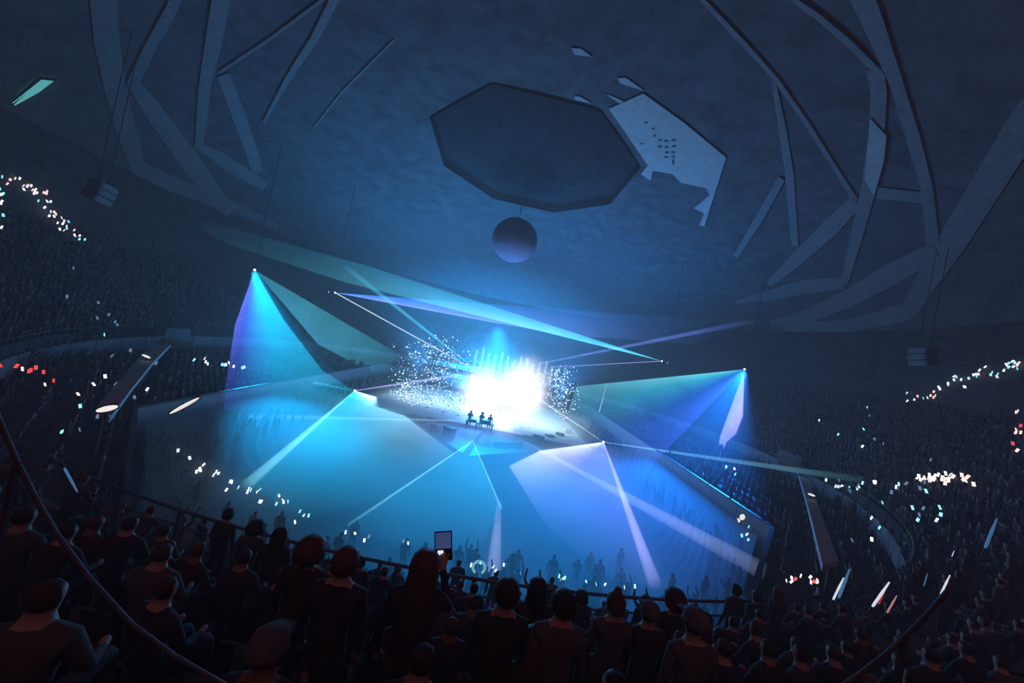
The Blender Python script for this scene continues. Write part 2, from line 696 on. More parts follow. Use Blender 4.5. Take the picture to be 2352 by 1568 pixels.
# mid heads: two blades crossing above the stage
sheet('laser_sheet', 'violet white blade running right from the left truss head', A2L,
      at_y(1720, 742, 12), at_y(1250, 790, 6),
      [None, (1725, 742), (1600, 790), (1300, 770), (1120, 738)],
      [(0.0, lin(40, 115, 225)), (0.6, lin(95, 125, 235)), (1.0, lin(215, 205, 250))], 12.0, 6.0, 2.2)
sheet('laser_sheet', 'long teal white blade running up left from the right truss head', A2R,
      at_y(600, 545, 12), at_y(1000, 740, 6),
      [None, (850, 612), (380, 482), (520, 560), (800, 650), (1095, 724)],
      [(0.0, lin(50, 160, 200)), (0.5, lin(90, 195, 215)), (1.0, lin(225, 245, 245))], 10.0, 9.0, 2.3)
# stage-lip heads
sheet('laser_fan', 'white to cyan laser fan falling left from the left stage-lip head', A3L,
      at_z(575, 1110, 2.2), at_y(1000, 985, -6),
      [None, (985, 945), (1060, 1035), (900, 1140), (700, 1190), (570, 1112)],
      [(0.0, lin(40, 200, 225)), (0.35, lin(30, 180, 220)), (0.8, lin(160, 205, 235)), (1.0, lin(60, 130, 220))], 6.0, 2.8, 1.4)
sheet('laser_fan', 'lavender laser fan falling towards the rail from the right stage-lip head', A3R,
      at_z(1503, 1345, 2.2), at_z(1200, 1060, 2.2),
      [None, (1505, 1345), (1400, 1330), (1250, 1200), (1170, 1070), (1240, 1035)],
      [(0.0, lin(110, 130, 245)), (0.5, lin(110, 135, 245)), (1.0, lin(225, 230, 245))], 4.4, 3.2, 1.2)
sheet('laser_fan', 'faint cyan laser pyramid opening below the stage prow', A4,
      at_z(800, 1205, 2.1), at_z(1150, 1165, 2.1),
      [None, (1150, 1165), (1100, 1260), (900, 1250), (795, 1205)],
      [(0.0, lin(40, 170, 220)), (1.0, lin(60, 190, 230))], 0.8, 10.0, 1.0)

WV, CV, VV = lin(225, 240, 245), lin(130, 220, 235), lin(175, 170, 245)
for lab, p, q, r0, r1, c, st, tl in (
    ('thin white beam from left truss head down to the burst', A2L, at_y(1092, 850, 6), .08, .14, WV, 2.0, .3),
    ('thin violet beam from right truss head flat to the burst', A2R, at_y(1265, 843, 6), .06, .09, VV, 1.5, .3),
    ('violet beam from left stage-lip head up to the burst', A3L, at_y(1060, 860, 4), .07, .25, VV, 2.0, .3),
    ('cyan edge beam from left stage-lip head down to left floor', A3L, at_z(566, 1114, 2.0), .05, .28, CV, 1.0, .4),
    ('lavender edge beam from right stage-lip head down to the rail', A3R, at_z(1504, 1340, 2.0), .06, .32, VV, 1.1, .4),
    ('white beam from right stage-lip head up to the burst', A3R, at_y(1232, 912, 3), .05, .2, WV, .9, .3),
    ('long pale beam from stage crossing down to the right boards', at_y(1185, 1003, -5), at_z(1755, 1312, 2.0), .06, .5, lin(170, 190, 245), 1.0, .5),
    ('faint pale beam running right from the right stage-lip head', A3R, at_y(1985, 1102, -18), .07, .3, lin(120, 200, 230), 1.5, .9),
    ('faint flat white beam running left from the desk', at_y(1075, 966, -5), at_y(280, 950, -15), .06, .3, lin(140, 220, 235), 1.8, .7),
    ('faint teal beam running left from the left stage-lip head', A3L, at_y(520, 838, -4), .06, .35, lin(60, 180, 210), 1.5, .8),
    ('thin cyan beam from stage prow to the left floor', A4, at_z(800, 1205, 1.9), .04, .08, CV, 1.2, .6),
    ('thin pale beam from stage prow to the near floor', A4, at_z(1152, 1168, 1.9), .04, .06, lin(120, 190, 235), 1.0, .3),
    ('teal beam from the burst up to the dome on the left', at_y(1080, 838, 6), at_y(790, 610, 14), .1, .5, lin(70, 185, 210), 2.6, 1.0),
    ('violet beam from the burst up to the right tier', at_y(1240, 835, 6), at_y(1725, 738, 10), .1, .5, lin(110, 135, 230), 2.2, 1.0),
):
    line('laser_beam', lab, p, q, r0, r1, c, st, 25.0, tl)


# ------------------------------------------------------------------ dome ribs and painted beam-lit patches (bands lying just under the lining)
def band(name, label, pts, off, thick, m, cat='roof rib', group='pale bands under the dome'):
    """pts: (px, py, width) along the band; every point is put on the dome surface"""
    b = bmesh.new()
    L0, L1 = [], []
    fine = []
    for (x0, y0, w0), (x1, y1, w1) in zip(pts, pts[1:]):
        n = max(2, int(math.hypot(x1 - x0, y1 - y0) / 45))
        for k in range(n):
            t = k / n
            fine.append((x0 + (x1 - x0) * t, y0 + (y1 - y0) * t, w0 + (w1 - w0) * t))
    fine.append(pts[-1])
    secs = []
    for i, (x, y, w) in enumerate(fine):
        xa, ya, _ = fine[max(i - 1, 0)]
        xb, yb, _ = fine[min(i + 1, len(fine) - 1)]
        l = math.hypot(xb - xa, yb - ya) or 1
        nx, ny = -(yb - ya) / l, (xb - xa) / l
        s = []
        for sg, o in ((1, off), (-1, off), (-1, off + thick), (1, off + thick)):
            s.append(b.verts.new(dome_hit(x + nx * w / 2 * sg, y + ny * w / 2 * sg, o)))
        secs.append(s)
    for s, t in zip(secs, secs[1:]):
        for k in range(4):
            b.faces.new((s[k], t[k], t[(k + 1) % 4], s[(k + 1) % 4]))
    b.faces.new(secs[0])
    b.faces.new(list(reversed(secs[-1])))
    bmesh.ops.recalc_face_normals(b, faces=b.faces[:])
    o = obj(name, b, m)
    tag(o, label, cat, group)
    return o


RIBS = [
    ('broad outer band sweeping down the far left of the dome', [(236, -20, 62), (246, 100, 58), (264, 200, 50), (290, 300, 46), (318, 385, 36), (400, 425, 34), (520, 470, 26), (640, 520, 12)]),
    ('bent band right of the outermost left band, elbow at mid height', [(412, -20, 26), (392, 25, 28), (350, 100, 27), (306, 190, 30), (345, 245, 40), (420, 350, 48), (480, 430, 44), (530, 490, 24)]),
    ('upright band on the left with a sharp foot bent right', [(512, -20, 46), (490, 100, 38), (470, 200, 28), (458, 335, 22), (520, 372, 30), (610, 430, 22)]),
    ('short tapered band hanging left of centre from a thin strut', [(512, 172, 30), (535, 230, 31), (562, 305, 30), (592, 395, 26)]),
    ('thin strut running up right from the short left band', [(760, -14, 8), (620, 90, 7), (503, 168, 7)]),
    ('slim slanting band left of centre at the top', [(778, -20, 22), (722, 90, 19), (662, 180, 14), (606, 282, 7)]),
    ('hairline seam left of the octagon', [(905, 92, 5), (785, 212, 5), (722, 292, 4)]),
    ('grained long band down the right side of the dome', [(1975, -20, 58), (2008, 60, 48), (2058, 190, 32), (2098, 320, 32), (2128, 430, 28), (2144, 565, 30)]),
    ('broad lower right band running in to the wall head', [(2150, 575, 40), (2050, 628, 50), (1950, 685, 42), (1850, 728, 30), (1770, 742, 14)]),
    ('outermost right band curving along the wall head', [(2400, 230, 85), (2345, 300, 80), (2270, 420, 72), (2190, 550, 66), (2085, 715, 40), (1950, 748, 30), (1800, 752, 16)]),
    ('inner right band bowed like a leg below the elbow', [(2010, 160, 40), (2018, 215, 38), (2014, 300, 36), (1998, 420, 36), (1968, 540, 28), (1938, 652, 18)]),
    ('thin arm running up left from the right elbow', [(1800, -16, 12), (1880, 40, 15), (1950, 100, 17), (2030, 180, 16)]),
    ('low flat band running left from the bowed right band', [(1938, 650, 26), (1850, 658, 32), (1760, 680, 24), (1690, 694, 8)]),
    ('long thin right-hand arc from the top edge to the corner', [(1600, -14, 10), (1700, 92, 13), (1780, 180, 11), (1850, 280, 12), (1920, 390, 11), (1966, 462, 12)]),
    ('grainy corner band running down left from the thin arc', [(1966, 462, 34), (1910, 520, 40), (1830, 595, 32), (1765, 655, 14)]),
    ('slim upright band right of centre inside the thin arc', [(1776, 185, 9), (1795, 285, 17), (1813, 400, 20), (1826, 565, 16)]),
    ('short cross tie between the two right upright bands', [(2014, 443, 26), (2070, 449, 26), (2134, 456, 26)]),
    ('faint slanting band left of the slim right upright', [(1795, 410, 18), (1745, 500, 18), (1690, 590, 12)]),
]
for i, (lab, pts) in enumerate(RIBS):
    band('roof_band', lab, pts, 0.05 + 0.03 * (i % 3), 0.06, M_RIB)


def dome_poly(name, label, poly, off, thick, m, cat, group=None, sub=True):
    b = bmesh.new()
    from mathutils.geometry import tessellate_polygon
    v = [b.verts.new((x, y, 0)) for x, y in poly]
    for i, j, k in tessellate_polygon([[Vector((x, y, 0)) for x, y in poly]]):
        b.faces.new((v[i], v[j], v[k]))
    if sub:
        bmesh.ops.subdivide_edges(b, edges=b.edges[:], cuts=2, use_grid_fill=True)
    ext = bmesh.ops.extrude_face_region(b, geom=b.faces[:])
    up = set(e for e in ext['geom'] if isinstance(e, bmesh.types.BMVert))
    for w in b.verts:
        w.co = dome_hit(w.co.x, w.co.y, off + (thick if w in up else 0))
    bmesh.ops.recalc_face_normals(b, faces=b.faces[:])
    o = obj(name, b, m)
    tag(o, label, cat, group)
    return o


dome_poly('beam_patch', 'pale blue angular patch of painted beam light along the right edge of the octagon',
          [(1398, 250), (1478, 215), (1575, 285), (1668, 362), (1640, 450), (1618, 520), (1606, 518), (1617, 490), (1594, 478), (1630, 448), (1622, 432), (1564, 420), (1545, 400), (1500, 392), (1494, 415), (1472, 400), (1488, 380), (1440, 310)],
          0.10, 0.06, M_BEAMPATCH, 'beam-lit patch', 'pale beam-lit pieces round the octagon')  # beam-lit area of the ceiling, its light put into a paler colour
for lab, poly in (('tiny pale beam-lit shard high above the octagon', [(1312, 110), (1335, 112), (1360, 131), (1320, 126)]),
                  ('small pale beam-lit shard above the top of the angular patch', [(1418, 180), (1436, 178), (1482, 210), (1425, 192)]),
                  ('thin pale beam-lit shard tucked against the octagon edge', [(1318, 222), (1330, 221), (1360, 238), (1322, 230)]),
                  ('thin pale beam-lit shard meeting the angular patch tip', [(1392, 216), (1404, 220), (1440, 236), (1425, 240)])):
    dome_poly('beam_shard', lab, poly, 0.06, 0.05, M_BEAMPATCH, 'beam-lit patch', 'pale beam-lit pieces round the octagon', sub=False)  # stray lit pieces, brightness put into the colour
dome_poly('rib_beam_patch', 'slanted patch of painted beam light on the bowed right band',
          [(1998, 272), (2036, 312), (2030, 370), (2008, 450), (1985, 412), (1992, 340)], 0.2, 0.04, M_BEAMPATCH, 'beam-lit patch')  # lit stretch of the rib, painted as a paler overlay
# dark vent slots in the angular patch, columns of short slits
vent = tag(empty('vent_grille', dome_hit(1530, 340, 0.6)), 'block of small dark slits in the pale angular patch', 'vent')
for (x, y, w, h) in [(1516, 322, 9, 4), (1530, 324, 9, 4), (1547, 322, 10, 4), (1515, 337, 9, 4), (1531, 338, 9, 4), (1548, 336, 10, 4),
                     (1532, 350, 9, 4), (1546, 350, 8, 4), (1530, 361, 9, 3), (1546, 360, 8, 4), (1503, 312, 6, 4), (1500, 296, 5, 3), (1484, 282, 6, 3), (1546, 372, 4, 12), (1474, 330, 6, 3)]:
    b = bmesh.new()
    c0 = []
    for oo in (0.14, 0.2):
        c0.append([b.verts.new(Vector(dome_hit(x + sx * w / 2, y + sy * h / 2, oo)) - vent.location) for sx, sy in ((-1, -1), (1, -1), (1, 1), (-1, 1))])
    b.faces.new(c0[0])
    b.faces.new(list(reversed(c0[1])))
    for k in range(4):
        b.faces.new((c0[0][k], c0[1][k], c0[1][(k + 1) % 4], c0[0][(k + 1) % 4]))
    bmesh.ops.recalc_face_normals(b, faces=b.faces[:])
    obj('slit', b, M_STAGEDARK, vent)

# hanging dark ball over the stage
M_BALL = mat('violet_ball', (0.30, 0.26, 0.45), 0.7, 0.15, 2.0)
c = at_y(1182, 552, 6)
ballo = tag(empty('hanging_ball', c), 'dark violet ball hanging below the octagon', 'ball')
b = bmesh.new()
bmesh.ops.create_uvsphere(b, u_segments=28, v_segments=18, radius=3.25)
for v in b.verts:
    v.co.z *= 0.96
obj('ball_shell', b, M_BALL, ballo, True)
b = bmesh.new()
tube(b, [(0, 0, 3.0), (0, 0, dome_z(8) - c.z + 3.4)], 0.05, 6)
obj('cable', b, M_BLACK, ballo)
b = bmesh.new()
lathe(b, [(0.5, 2.9), (0.45, 3.2), (0.15, 3.35)], 12)
obj('cap', b, M_BLACK, ballo)


# ------------------------------------------------------------------ laser heads, loudspeakers, wall lamp
M_LENS = mat('lens_light', (0.8, 0.9, 1.0), 0.3, 0.0, 1, emit=(0.75, 0.9, 1.0), estr=14.0)
M_CASE = mat('flight_case', (0.05, 0.05, 0.06), 0.5, 0.3, 5)


def laser_head(label, p, aim, hang=None, pole=0.0, back=False):
    p = Vector(p)
    root = tag(empty('laser_projector', p), label, 'laser projector', 'laser projectors')
    d = (Vector(aim) - p).normalized()
    R = look_rot(d)
    b = bmesh.new()
    box(b, (-0.28, -0.2, 0.06), (0.28, 0.2, 0.85), R)
    bmesh.ops.bevel(b, geom=b.edges[:], offset=0.03, segments=1, affect='EDGES')
    obj('housing', b, M_CASE, root)
    b = bmesh.new()
    lathe(b, [(0.11, -0.02), (0.13, 0.02), (0.13, 0.1)], 12, R)
    obj('lens', b, M_LENS, root)
    b = bmesh.new()
    for k in range(5):
        box(b, (-0.24, -0.23, 0.3 + k * 0.1), (0.24, -0.2, 0.35 + k * 0.1), R)
    obj('cooling_fin', b, M_BLACK, root)
    b = bmesh.new()
    c = R @ Vector((0, 0, 0.45))
    sgn = 1 if hang else -1
    x = R @ Vector((1, 0, 0))
    x = Vector((x.x, x.y, 0)).normalized() if Vector((x.x, x.y, 0)).length > 1e-3 else Vector((1, 0, 0))
    tube(b, [c - x * 0.34, c - x * 0.36 + Vector((0, 0, 0.45 * sgn)), c + x * 0.36 + Vector((0, 0, 0.45 * sgn)), c + x * 0.34], 0.03, 6)
    obj('yoke', b, M_BLACK, root)
    if hang:
        b = bmesh.new()
        top = hang - p.z
        tube(b, [c + Vector((0, 0, 0.45)), Vector((c.x, c.y, top))], 0.035, 6)
        obj('hanging_cable', b, M_BLACK, root)
    if pole:
        b = bmesh.new()
        tube(b, [c + Vector((0, 0, -0.45)), Vector((c.x, c.y, -pole + 0.02))], 0.05, 8)
        obj('stand_pole', b, M_BLACK, root)
        b = bmesh.new()
        lathe(b, [(0.45, -pole), (0.45, -pole + 0.06), (0.1, -pole + 0.12)], 14, Matrix.Translation((c.x, c.y, 0)))
        obj('stand_base', b, M_BLACK, root)
    if back:
        b = bmesh.new()
        lathe(b, [(0.16, 0.84), (0.2, 0.9), (0.05, 0.98)], 10, R)
        obj('status_lamp', b, M_LENS, root)
    return root


def hang_z(p):
    return dome_z(math.hypot(p.x, p.y))


laser_head('high left laser head at the tip of the wide cyan wedge', A1L, at_z(650, 1050, 0), hang_z(A1L))
laser_head('high right laser head at the tip of the teal blue wedge', A1R, at_z(1450, 1050, 0), hang_z(A1R))
laser_head('left truss laser head with a white lamp at its back', A2L, at_y(1500, 740, 12), hang_z(A2L), back=True)
laser_head('right truss laser head with a white lamp at its back', A2R, at_y(900, 650, 12), hang_z(A2R), back=True)
laser_head('left stage-lip laser head on a short stand', A3L, at_z(750, 1050, 0), None, A3L.z)
laser_head('right stage-lip laser head on a short stand', A3R, at_z(1400, 1200, 0), None, A3R.z)


def speaker_hang(label, px, py, y):
    c = at_y(px, py, y)
    root = tag(empty('loudspeaker_cluster', c), label, 'loudspeaker', 'hung loudspeaker clusters')
    a = math.atan2(-c.y, -c.x)
    R = Matrix.Rotation(a, 4, 'Z') @ Matrix.Scale(0.85, 4)
    for k in range(3):
        b = bmesh.new()
        box(b, (-0.5, -1.15, 0.25 - k * 0.62), (0.5, 1.15, 0.82 - k * 0.62), R @ Matrix.Rotation(math.radians(4 + 5 * k), 4, 'Y'))
        bmesh.ops.bevel(b, geom=b.edges[:], offset=0.05, segments=1, affect='EDGES')
        cab = obj('cabinet', b, M_FASCIA, root)
        b = bmesh.new()
        box(b, (0.5, -1.05, 0.3 - k * 0.62), (0.54, 1.05, 0.77 - k * 0.62), R @ Matrix.Rotation(math.radians(4 + 5 * k), 4, 'Y'))
        obj('grille', b, M_FASCIA, cab)
    b = bmesh.new()
    tube(b, [R @ Vector((0, -0.8, 0.9)), R @ Vector((0, 0.8, 0.9))], 0.06, 6)
    obj('fly_bar', b, M_BLACK, root)
    for s in (-0.7, 0.7):
        b = bmesh.new()
        q = R @ Vector((0, s, 0.9))
        tube(b, [q, Vector((q.x, q.y, hang_z(c) - c.z))], 0.03, 6)
        obj('cable', b, M_BLACK, root)


speaker_hang('pale loudspeaker cluster hanging at the far left below the outer band', 232, 440, -14)
speaker_hang('pale boxy loudspeaker cluster hanging at the far right of the bowl', 2118, 818, -14)

# teal lit strip lamp high on the left wall
M_TEALLAMP = mat('teal_lamp', (0.4, 0.8, 0.8), 0.4, 0.15, 20, emit=lin(105, 205, 200), estr=0.9, stretch=(1, 1, 6))
root = tag(empty('wall_lamp', dome_hit(78, 212, 0.5)), 'teal strip lamp glowing high on the far left wall', 'lamp')
b = bmesh.new()
P = [(28, 236), (95, 183), (124, 186), (90, 212), (34, 243)]
f0 = [b.verts.new(Vector(dome_hit(x, y, 0.45)) - root.location) for x, y in P]
f1 = [b.verts.new(Vector(dome_hit(x, y, 0.25)) - root.location) for x, y in P]
b.faces.new(f0)
b.faces.new(list(reversed(f1)))
for k in range(5):
    b.faces.new((f0[k], f1[k], f1[(k + 1) % 5], f0[(k + 1) % 5]))
bmesh.ops.recalc_face_normals(b, faces=b.faces[:])
obj('diffuser', b, M_TEALLAMP, root)
b = bmesh.new()
tube(b, [Vector(dome_hit(x, y, 0.3)) - root.location for x, y in ((26, 240), (92, 179), (128, 184))], 0.12, 6)
obj('lamp_housing', b, M_BLACK, root)


# ------------------------------------------------------------------ stage
stage = tag(empty('stage', (0, 4, 0)), 'pale angular stage platform with a pointed prow under the white burst', 'stage')
b = bmesh.new()
prism(b, [(-13, -8.5), (13, -8.5), (13, 12), (-13, 12)], 0.02, 1.38)
obj('base', b, M_STAGEDARK, stage)
for ix in range(6):
    for iy in range(5):
        b = bmesh.new()
        x0, y0 = -13 + ix * 26 / 6, -8.5 + iy * 4.1
        box(b, (x0 + 0.02, y0 + 0.02, 1.38), (x0 + 26 / 6 - 0.02, y0 + 4.08, 1.5))
        obj('deck_panel', b, M_STAGE, stage)
tipz = at_z(1062, 1040, 1.2)
prow = [(-8.2, -8.5), (0.6, -8.5), (tipz.x, tipz.y - 4)]
b = bmesh.new()
prism(b, prow, 0.02, 1.2)
obj('prow', b, M_STAGE, stage)
b = bmesh.new()
prism(b, [(0.7, -8.5), (12.5, -8.5), (10.5, -10.5), (4.0, -13.5), (tipz.x + 0.6, tipz.y - 3.8)], 0.02, 1.0)
obj('prow', b, M_STAGE, stage)
# white drape hanging on the prow
b = bmesh.new()
base = [at_z(x, 1046, 0.05) for x in (1128, 1142, 1156, 1170, 1184, 1198)]
n = 26
g = []
for j in range(7):
    rowv = []
    for i in range(n):
        t = i / (n - 1) * (len(base) - 1)
        k = min(int(t), len(base) - 2)
        p = base[k].lerp(base[k + 1], t - k)
        z = 0.05 + 1.35 * (1 - j / 6)
        rowv.append(b.verts.new((p.x, p.y + 0.13 * math.sin(i * 1.5) * (0.3 + j / 6) + 0.05 * j, z)))
    g.append(rowv)
for r, s in zip(g, g[1:]):
    for i in range(n - 1):
        b.faces.new((r[i], r[i + 1], s[i + 1], s[i]))
bmesh.ops.solidify(b, geom=b.faces[:], thickness=0.03)
M_DRAPE = mat('white_drape', (0.8, 0.78, 0.76), 0.9, 0.1, 4)
tag(obj('stage_drape', b, M_DRAPE, smooth=True), 'white cloth drape hanging at the front of the prow', 'drape')

# slatted screen behind the stage
scr = tag(empty('slat_screen', (2.5, 17, 0)), 'row of pale upright slats standing behind the burst', 'screen')
M_SLAT = mat('pale_slat', (0.6, 0.62, 0.64), 0.5, 0.2, 3)
for k in range(15):
    p = at_y(1092 + k * 14.5, 822 + k * 3.0, 17)
    b = bmesh.new()
    h = 2.6 + 0.5 * math.sin(k * 1.9)
    box(b, (p.x - 2.5 - 0.22, -0.08, p.z - 2.0), (p.x - 2.5 + 0.22, 0.08, p.z + h - 1.0), Matrix.Rotation(0.0, 4, 'Z'))
    bmesh.ops.bevel(b, geom=b.edges[:], offset=0.02, segments=1, affect='EDGES')
    obj('slat', b, M_SLAT, scr)
b = bmesh.new()
pa, pb_ = at_y(1085, 842, 17), at_y(1305, 888, 17)
for zz in (pa.z - 1.2, pa.z + 0.4):
    box(b, (-13, 0.1, zz), (13, 0.28, zz + 0.18))
obj('cross_bar', b, M_BLACK, scr)
for s in (-12.5, 0, 12.5):
    b = bmesh.new()
    box(b, (s - 0.12, 0.1, 0.02), (s + 0.12, 0.34, pa.z + 0.6))
    obj('upright', b, M_BLACK, scr)


# the white burst: glowing clouds of lit smoke over the lamps
def burst(name, label, c, r, strength, col, sharp=2.0):
    c = Vector(c)
    m = bpy.data.materials.new(name + '_glow')
    m.use_nodes = True
    nt = m.node_tree
    nt.nodes.clear()
    N, L = nt.nodes.new, nt.links.new
    out = N('ShaderNodeOutputMaterial')
    em = N('ShaderNodeEmission')
    tc = N('ShaderNodeTexCoord')
    ln = N('ShaderNodeVectorMath')
    ln.operation = 'LENGTH'
    L(tc.outputs['Object'], ln.inputs[0])
    nz = N('ShaderNodeTexNoise')
    nz.inputs['Scale'].default_value = 2.2
    nz.inputs['Detail'].default_value = 3
    L(tc.outputs['Object'], nz.inputs['Vector'])
    ad = N('ShaderNodeMath')
    ad.operation = 'MULTIPLY_ADD'
    L(nz.outputs['Fac'], ad.inputs[0])
    ad.inputs[1].default_value = 0.45
    L(ln.outputs['Value'], ad.inputs[2])
    mr = N('ShaderNodeMapRange')
    mr.inputs['From Min'].default_value = 1.18
    mr.inputs['From Max'].default_value = 0.2
    L(ad.outputs[0], mr.inputs['Value'])
    pw = N('ShaderNodeMath')
    pw.operation = 'POWER'
    L(mr.outputs[0], pw.inputs[0])
    pw.inputs[1].default_value = sharp
    mu = N('ShaderNodeMath')
    mu.operation = 'MULTIPLY'
    L(pw.outputs[0], mu.inputs[0])
    mu.inputs[1].default_value = strength
    em.inputs['Color'].default_value = (*col, 1)
    L(mu.outputs[0], em.inputs['Strength'])
    L(em.outputs[0], out.inputs['Volume'])
    b = bmesh.new()
    bmesh.ops.create_icosphere(b, subdivisions=3, radius=1.0)
    o = obj(name, b, m)
    o.location = c
    o.scale = r
    tag(o, label, 'stage burst', 'white bursts over the stage')
    return o


WARM = (1.0, 0.93, 0.84)
burst('light_burst', 'left half of the blinding white burst over the stage', at_y(1112, 905, 3), (5.4, 4.2, 5.6), 1.9, WARM, 2.6)
burst('light_burst', 'right half of the blinding white burst over the stage', at_y(1203, 895, 4), (5.6, 4.2, 6.4), 2.2, WARM, 2.6)
burst('light_burst', 'small white flare on the deck right of the desk', at_y(1152, 985, -4), (2.8, 2.0, 2.4), 1.4, WARM)
burst('light_burst', 'low pale smoke glow spreading left along the stage', at_y(990, 935, 2), (9.5, 3.5, 3.0), 0.5, lin(200, 235, 240), 1.4)
burst('light_burst', 'low pale smoke glow spreading right along the stage', at_y(1255, 975, 0), (8.0, 3.5, 3.2), 0.45, lin(195, 230, 240), 1.4)

# rack of blinder lamps inside the burst
rack = tag(empty('blinder_rack', (0.6, 6.5, 1.5)), 'rack of blinding lamps lost in the white burst', 'stage light')
b = bmesh.new()
for x in (-3.2, -0.6, 2, 4.6):
    tube(b, [(x, 0, 0), (x, 0, 4.6)], 0.08, 6)
for z in (0.7, 2.4, 4.4):
    tube(b, [(-3.4, 0, z), (4.8, 0, z)], 0.07, 6)
obj('frame', b, M_BLACK, rack)
lm = None
for ix in range(5):
    for iz in range(3):
        if lm is None:
            b = bmesh.new()
            lathe(b, [(0.12, 0.25), (0.3, 0.05), (0.32, 0.0), (0.02, -0.02)], 12, Matrix.Rotation(-PI / 2, 4, 'X'))
            lm = bpy.data.meshes.new('lamp')
            b.to_mesh(lm)
            b.free()
            lm.materials.append(M_LENS)
        o = bpy.data.objects.new('lamp', lm)
        COL.objects.link(o)
        o.parent = rack
        o.location = (-2.8 + ix * 1.75, -0.3, 1.1 + iz * 1.5)

# desk
dk = at_z(1098, 990, 1.5)
desk = tag(empty('performer_desk', (dk.x, dk.y, 1.5), 0.12), 'dark trestle desk on the prow with gear on top', 'desk')
b = bmesh.new()
box(b, (-1.5, -0.4, 0.92), (1.5, 0.4, 1.0))
obj('desk_top', b, M_BLACK, desk)
for x in (-1.35, -0.3, 1.35):
    for y in (-0.33, 0.33):
        b = bmesh.new()
        tube(b, [(x, y, 0.0), (x, y, 0.92)], 0.045, 6)
        obj('leg', b, M_BLACK, desk)
for lab, x, w, h in (('low black mixer on the left of the desk', -0.75, 0.7, 0.18), ('tall black keyboard rack on the desk', 0.55, 0.9, 0.3)):
    e = tag(empty('mixer', (dk.x + x, dk.y + 0.12 * x, 2.5), 0.12), lab, 'mixer')
    b = bmesh.new()
    box(b, (-w / 2, -0.28, 0.0), (w / 2, 0.28, h))
    obj('body', b, M_CASE, e)
    b = bmesh.new()
    for k in range(6):
        lathe(b, [(0.02, h), (0.018, h + 0.04)], 6, Matrix.Translation((-w / 2 + 0.08 + k * (w - 0.16) / 5, -0.1, 0)))
    obj('knob', b, M_STEEL, e)

# wedge monitors and cases on the wings
cases = [(1215, 1008, 'black monitor wedge nearest the white flare'), (1235, 1012, 'black monitor wedge at the front of the right wing'),
         (1262, 1006, 'black equipment case in the middle of the right wing'), (1285, 1003, 'black equipment case near the right wing tip'),
         (1300, 996, 'pale equipment case at the right wing tip'), (1000, 985, 'pale lavender case on the left wing'),
         (1030, 1000, 'black cable case on the left wing near the tip'), (965, 968, 'pale low case at the far left of the wing')]
for i, (x, y, lab) in enumerate(cases):
    p = at_z(x, y, 1.25)
    e = tag(empty('equipment_case', (p.x, p.y, 1.22 if i > 4 else 1.02), RNG.uniform(-0.6, 0.6)), lab, 'case', 'cases on the stage wings')
    w, d, h = RNG.uniform(0.8, 1.4), RNG.uniform(0.6, 0.9), RNG.uniform(0.5, 0.9)
    mm = M_STAGE if 'pale' in lab else M_CASE
    b = bmesh.new()
    if 'wedge' in lab:
        vs_ = [b.verts.new(q) for q in ((-w / 2, -d / 2, 0), (w / 2, -d / 2, 0), (w / 2, d / 2, 0), (-w / 2, d / 2, 0), (-w / 2, 0, h), (w / 2, 0, h), (w / 2, d / 2, h), (-w / 2, d / 2, h))]
        for f in ((0, 3, 2, 1), (0, 1, 5, 4), (4, 5, 6, 7), (2, 3, 7, 6), (0, 4, 7, 3), (1, 2, 6, 5)):
            b.faces.new([vs_[q] for q in f])
    else:
        box(b, (-w / 2, -d / 2, 0), (w / 2, d / 2, h))
    bmesh.ops.bevel(b, geom=b.edges[:], offset=0.03, segments=1, affect='EDGES')
    obj('shell', b, mm, e)
    b = bmesh.new()
    for s in (-1, 1):
        tube(b, [(s * w / 2, -0.12, h * 0.6), (s * (w / 2 + 0.06), -0.1, h * 0.6), (s * (w / 2 + 0.06), 0.1, h * 0.6), (s * w / 2, 0.12, h * 0.6)], 0.02, 5)
    obj('handle', b, M_STEEL, e)

# drifting confetti either side of the burst
M_CONF = mat('confetti_paper', (0.85, 0.9, 0.92), 0.5, 0.1, 5, emit=(0.7, 0.95, 1.0), estr=0.0)
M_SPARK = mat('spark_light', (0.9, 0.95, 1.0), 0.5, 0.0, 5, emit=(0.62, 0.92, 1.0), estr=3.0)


def confetti(name, label, zones, m, size):
    V, F = [], []
    for (cx, cy, sx, sy, y0, y1, n) in zones:
        for _ in range(n):
            px, py = RNG.normal(cx, sx), RNG.normal(cy, sy)
            if abs(px - cx) > 2.2 * sx or abs(py - cy) > 2.2 * sy:
                continue
            p = at_y(px, py, RNG.uniform(y0, y1))
            if p.z < 1.6:
                continue
            s = size * RNG.uniform(0.5, 1.5)
            ax = Vector(RNG.normal(size=3)).normalized()
            R = Matrix.Rotation(RNG.uniform(0, 6.28), 3, ax)
            k = len(V)
            for q in ((-s, -s * .6, -.01), (s, -s * .6, -.01), (s, s * .6, -.01), (-s, s * .6, -.01), (-s, -s * .6, .01), (s, -s * .6, .01), (s, s * .6, .01), (-s, s * .6, .01)):
                V.append(tuple(p + R @ Vector(q)))
            for f in ((0, 3, 2, 1), (4, 5, 6, 7), (0, 1, 5, 4), (1, 2, 6, 5), (2, 3, 7, 6), (3, 0, 4, 7)):
                F.append(tuple(k + i for i in f))
    me = bpy.data.meshes.new(name)
    me.from_pydata(V, [], F)
    return tag(obj(name, me, m), label, 'confetti', kind='stuff')


